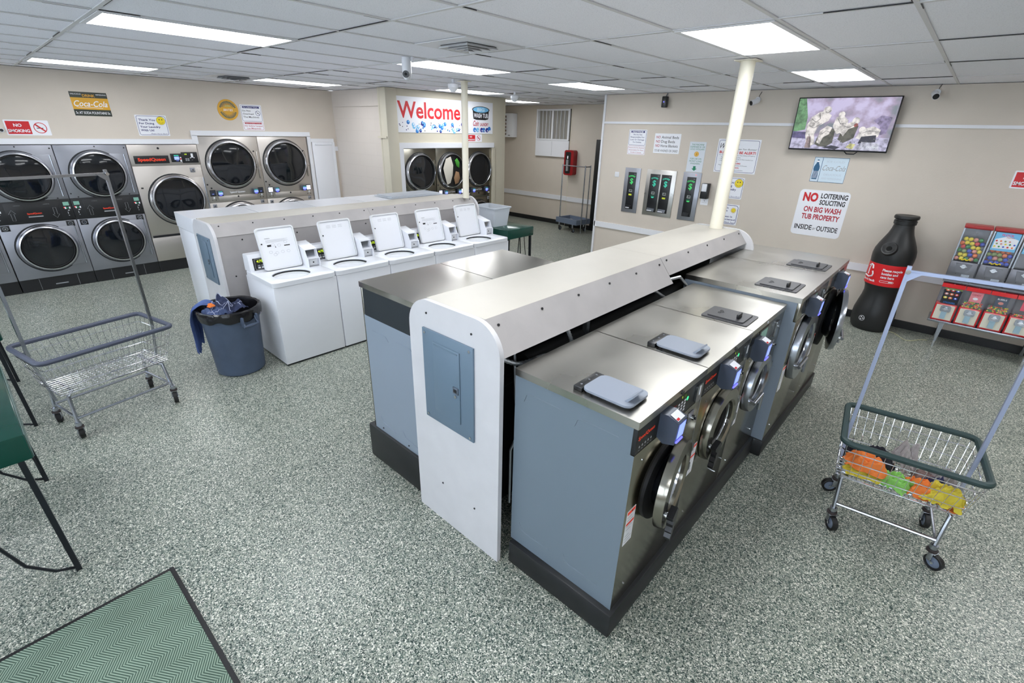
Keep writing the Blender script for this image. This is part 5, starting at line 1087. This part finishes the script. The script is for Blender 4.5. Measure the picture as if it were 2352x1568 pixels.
wraptext('Give it back', FA - .09, .645, .028, signw, .2175, al='R', mb=m, bold=.03, w=.2)
def wtube(P, r=.009): m.tube([((.217) * cos(FA + x / .217), (.217) * sin(FA + x / .217), z) for x, z in P], r, signw, 6)
wtube([(-.2, .7), (-.12, .69), (-.075, .71), (-.07, .74), (-.085, .77)]); wtube([(-.16, .83), (-.13, .85), (-.1, .84), (-.09, .8)]); wtube([(-.145, .72), (-.145, .8), (-.13, .84)], .007)
wtube([(.035 + .13 * k / 8, .656) for k in range(9)] + [(.175, .667)] + [(.165 - .13 * k / 8, .678) for k in range(9)] + [(.027, .667), (.035, .656)], .002); wtube([(.12 + .04 * k / 4, .667) for k in range(5)], .006)
m.build('label_lettering', t)
a = R(-105); M_ = Matrix.Translation((.196 * cos(a), .196 * sin(a), 1.065)) @ Matrix.Rotation(a + R(90), 4, 'Z') @ Matrix.Rotation(R(-28), 4, 'X')
MB(M_).lathe([(.085, .012), (.085, -.014), (.078, -.026), (.07, -.026), (.055, -.016), (.03, -.012)], bottlem, (0, 0, 0), 'y', 36).lathe([(.031, -.0125), (0, -.011)], mat('hole_black', (6, 6, 6), .9), (0, 0, 0), 'y', 20).build('deposit_opening', t)
a = R(-112); M_ = Matrix.Translation((.2305 * cos(a), .2305 * sin(a), .165)) @ Matrix.Rotation(a + R(90), 4, 'Z')
k = MB(M_).lathe([(.034, -.001), (.034, -.003), (.03, -.003), (.03, -.001)], signw, ax='y', n=28)
for i in range(3):
    an = i * 2 * pi / 3; k.flat([(.02 * cos(an - .6), .02 * sin(an - .6)), (.024 * cos(an), .024 * sin(an)), (.02 * cos(an + .5), .02 * sin(an + .5)), (.01 * cos(an + .5), .01 * sin(an + .5)), (.012 * cos(an - .6), .012 * sin(an - .6))], signw, -.003)
k.build('recycling_emblem', t)
# ------------------------------------------------------------ candy machines
t = thing('vending_stand', 'steel stand carrying rows of candy vending machines', 'stand', (0, 7.4, 0))
MB().box(.08, 1.15, -.03, .32, .3, .325, chromed, .004).build('shelf', t)
for x in (.22, 1.0): MB().prism([(x - .025, .3), (x + .025, .3), (x + .01, .06), (x - .01, .06)], 'y', -.02, .0, chromed).box(x - .02, x + .02, 0, .3, .27, .3, chromed).build('leg', t); MB().cyl((x, -.01, 0), (x, -.01, .07), .016, chrome).build('foot', t)
for x in (.22, 1.0): MB().tube([(x, .28, .3), (x, .33, .02)], .018, chromed, 8).build('rear_leg', t)
MB().box(.095, 1.13, .13, .16, .325, 1.2, gummetal).build('back_post', t)
MB().box(.08, 1.15, .02, .3, .785, .805, gummetal).build('upper_shelf', t)
tag(MB().tube([(-.3 + .02 * k, 7.45 + .1 * sin(k * .35), .006) for k in range(24)], .005, mat('cable_cream', (196, 196, 160), .5)).build('loose_cable'), 'thin pale cable lying on the floor by the candy stand', 'cable')
capc = [mat('cap_' + n, c, .2, coat=.4) for n, c in (('yellow', (226, 208, 50)), ('green', (40, 130, 70)), ('blue', (40, 70, 190)), ('red', (206, 50, 50)), ('orange', (236, 120, 60)), ('olive', (130, 150, 90)), ('pink', (214, 140, 130)))]
def sph(r, m, seg=14):
    b = MB(); b.lathe([(0, -r)] + [(r * cos(R(a)), r * sin(R(a))) for a in range(-75, 90, 15)] + [(0, r)], m, n=seg); return b
balls = {}
def ball(name, r, m, loc, label, cat, group):
    k = (name, m.name, r)
    if k not in balls: o = sph(r, m, 12).build(name); balls[k] = o
    else: o = balls[k].copy(); COL.objects.link(o)
    o.location = loc; tag(o, label, cat, group)
def upper(i, label, colors, poster):
    x0 = .085 + i * .252; w = .238; t = thing('capsule_machine', label, 'vending machine', (x0, 7.45, .806), 0, 'upper row of vending machines')
    MB().box(0, w, .0, .2, 0, .22, gummetal, .004).build('base', t)
    MB().box(0, .012, 0, .2, .22, .59, chromed).box(w - .012, w, 0, .2, .22, .59, chromed).box(.012, w - .012, .19, .2, .22, .59, gummetal).box(.012, w - .012, 0, .19, .22, .228, drumdark).build('frame', t)
    MB().box(-.002, w + .002, -.01, .2, .59, .625, mat('faded_red', (170, 46, 48), .4), .01).build('lid', t)
    MB().box(.012, w - .012, .002, .005, .23, .59, glassp).build('window', t)
    o = MB().prism([(.05, .2), (.19, .2), (.17, .1), (.07, .1)], 'y', -.02, 0, gummetal).box(.13, .2, -.006, 0, .03, .08, chromed).build('dispenser_plate', t)
    MB().cyl((.12, -.02, .175), (.12, -.045, .175), .022, chrome).box(.09, .15, -.055, -.045, .17, .182, chrome).build('knob', o)
    if colors:
        r_ = random.Random(i + 3); n = 0
        for row in range(6 if not poster else 4):
            for c in range(5):
                for dp in (0, 1):
                    x = .03 + .043 * c + (.02 if row % 2 else 0); 
                    if x > w - .03: continue
                    if row > 3 and dp == 1: continue
                    z = .252 + .044 * row + r_.uniform(-.004, .004)
                    ball('toy_capsule', .0225, capc[r_.choice(colors)], (x0 + x, 7.45 + .03 + .05 * dp, .806 + z), 'toy capsule heaped behind the window of the %s upper vending machine' % ('first', 'second')[i], 'capsule', 'toy capsules in the %s upper machine' % ('first', 'second')[i])
        MB().tube([(.06 + .012 * k, -.004, .245 + .008 * sin(k * 2)) for k in range(9)], .006, yellow, 5).build('yellow_tag', t)
    if poster:
        m = MB().box(.02, w - .02, -.001, .001, .39, .585, lblue); m.flat([(.03, .41), (w - .03, .42), (w - .025, .52), (w / 2, .55), (.03, .51)], signw, -.002).text('FLOCK' if i == 1 else 'TOYS', w / 2, .55, .022, mat('pink_ink', (230, 90, 140), .5), -.003, bold=.02)
        m.text('FRIENDS', w * .6, .53, .012, dred, -.003)
        r_ = random.Random(i)
        for k in range(14): m.disc(.045 + (k % 5) * .035 + (.01 if k // 5 % 2 else 0), .435 + (k // 5) * .03, .009, capc[k % 7], -.003, 8)
        m.build('poster', t)
upper(0, 'left upper capsule machine full of coloured capsules', (0, 0, 1, 1, 2, 3, 4, 5, 6), False)
upper(1, 'second upper capsule machine with a blue poster above its capsules', (2, 2, 4, 4, 5, 6), True)
upper(2, 'third upper vending machine cut by the right edge of the view', None, True)
def lower(i, label, style):
    x0 = .1 + i * .213; w = .195; t = thing('candy_machine', label, 'vending machine', (x0, 7.4, .326), 0, 'lower row of red candy machines')
    MB().box(0, w, 0, .18, 0, .2, candyred, .004).box(.014, w - .014, -.003, 0, .014, .186, mat('cream_face', (226, 222, 206), .4)).build('base', t)
    MB().box(.01, w - .01, .17, .18, .2, .4, gummetal).box(.004, .012, 0, .18, .2, .4, glassp).box(w - .012, w - .004, 0, .18, .2, .4, glassp).build('globe', t)
    MB().box(.012, w - .012, .0, .004, .2, .4, glassp).build('window', t)
    MB().prism([(-.012, .4), (.18, .4), (.17, .44), (.005, .44)], 'x', -.006, w + .006, candyred).cyl((w / 2, .02, .44), (w / 2, .02, .445), .006, chrome).build('lid', t)
    o = MB().prism(rr(.055, .11, .15, .185, .02), 'y', -.014, -.003, chromed).prism([(.075, .03), (.125, .03), (.125, .11), (.075, .11)], 'y', -.02, -.003, mat('flap_blue', (160, 190, 206), .3)).build('dispenser_plate', t)
    MB().cyl((.102, -.014, .15), (.102, -.032, .15), .018, chrome).box(.075, .13, -.04, -.032, .145, .155, chrome).build('knob', o)
    m = MB(); y = -.0012
    if style == 0:
        m.rect(.03, .21, w - .01, .395, mat('card_black', (24, 26, 40), .4), y)
        for k in range(9): m.disc(.06 + (k % 3) * .045, .37 - (k // 3) * .045, .014, capc[(4, 3, 2, 6, 4, 3, 0, 4, 2)[k]], y - .001, 10, 1.3).disc(.06 + (k % 3) * .045, .372 - (k // 3) * .045, .007, signw, y - .002, 8, 1.2)
        m.rect(.03, .375, w - .01, .395, capc[5], y - .0015).text('STICKERS', .11, .215, .018, mblue, y - .002, bold=.02)
    else:
        c = (None, mat('card_pink', (226, 140, 150), .4), mat('card_slate', (84, 94, 110), .4), mat('card_rose', (226, 96, 116), .4), mat('card_pink', (226, 140, 150), .4))[style]
        m.rect(.05, .28, w - .04, .395, c, y).text(('', 'CANDY', 'BUBBLE', 'GUM', 'MINTS')[style], .1, .355, .018, (ink, dred, signw, signw, dred)[style], y - .001, w=.075, bold=.01)
        m.disc(.1, .32, .016, signw if style != 2 else capc[6], y - .001, 12, 1.4)
    m.build('product_card', t)
    if style:
        r_ = random.Random(i + 30)
        for row in range(5 if style < 3 else 2):
            for c_ in range(10):
                x = .022 + c_ * .0165 + (.008 if row % 2 else 0)
                if x > w - .02: continue
                ball('gumball', .0085, capc[r_.choice((0, 1, 4, 6, 3))], (x0 + x, 7.4 + .014, .326 + .21 + row * .0145 + r_.uniform(-.001, .001)), 'small gumball behind the window of the %s lower machine' % ('first', 'second', 'third', 'fourth', 'fifth')[i], 'gumball', 'gumballs in the %s lower machine' % ('first', 'second', 'third', 'fourth', 'fifth')[i])
lower(0, 'leftmost red candy machine with a dark sticker card', 0); lower(1, 'second red candy machine with a pink card above gumballs', 1); lower(2, 'third red candy machine with a slate grey card', 2); lower(3, 'fourth red candy machine cut by the right edge of the view', 3)
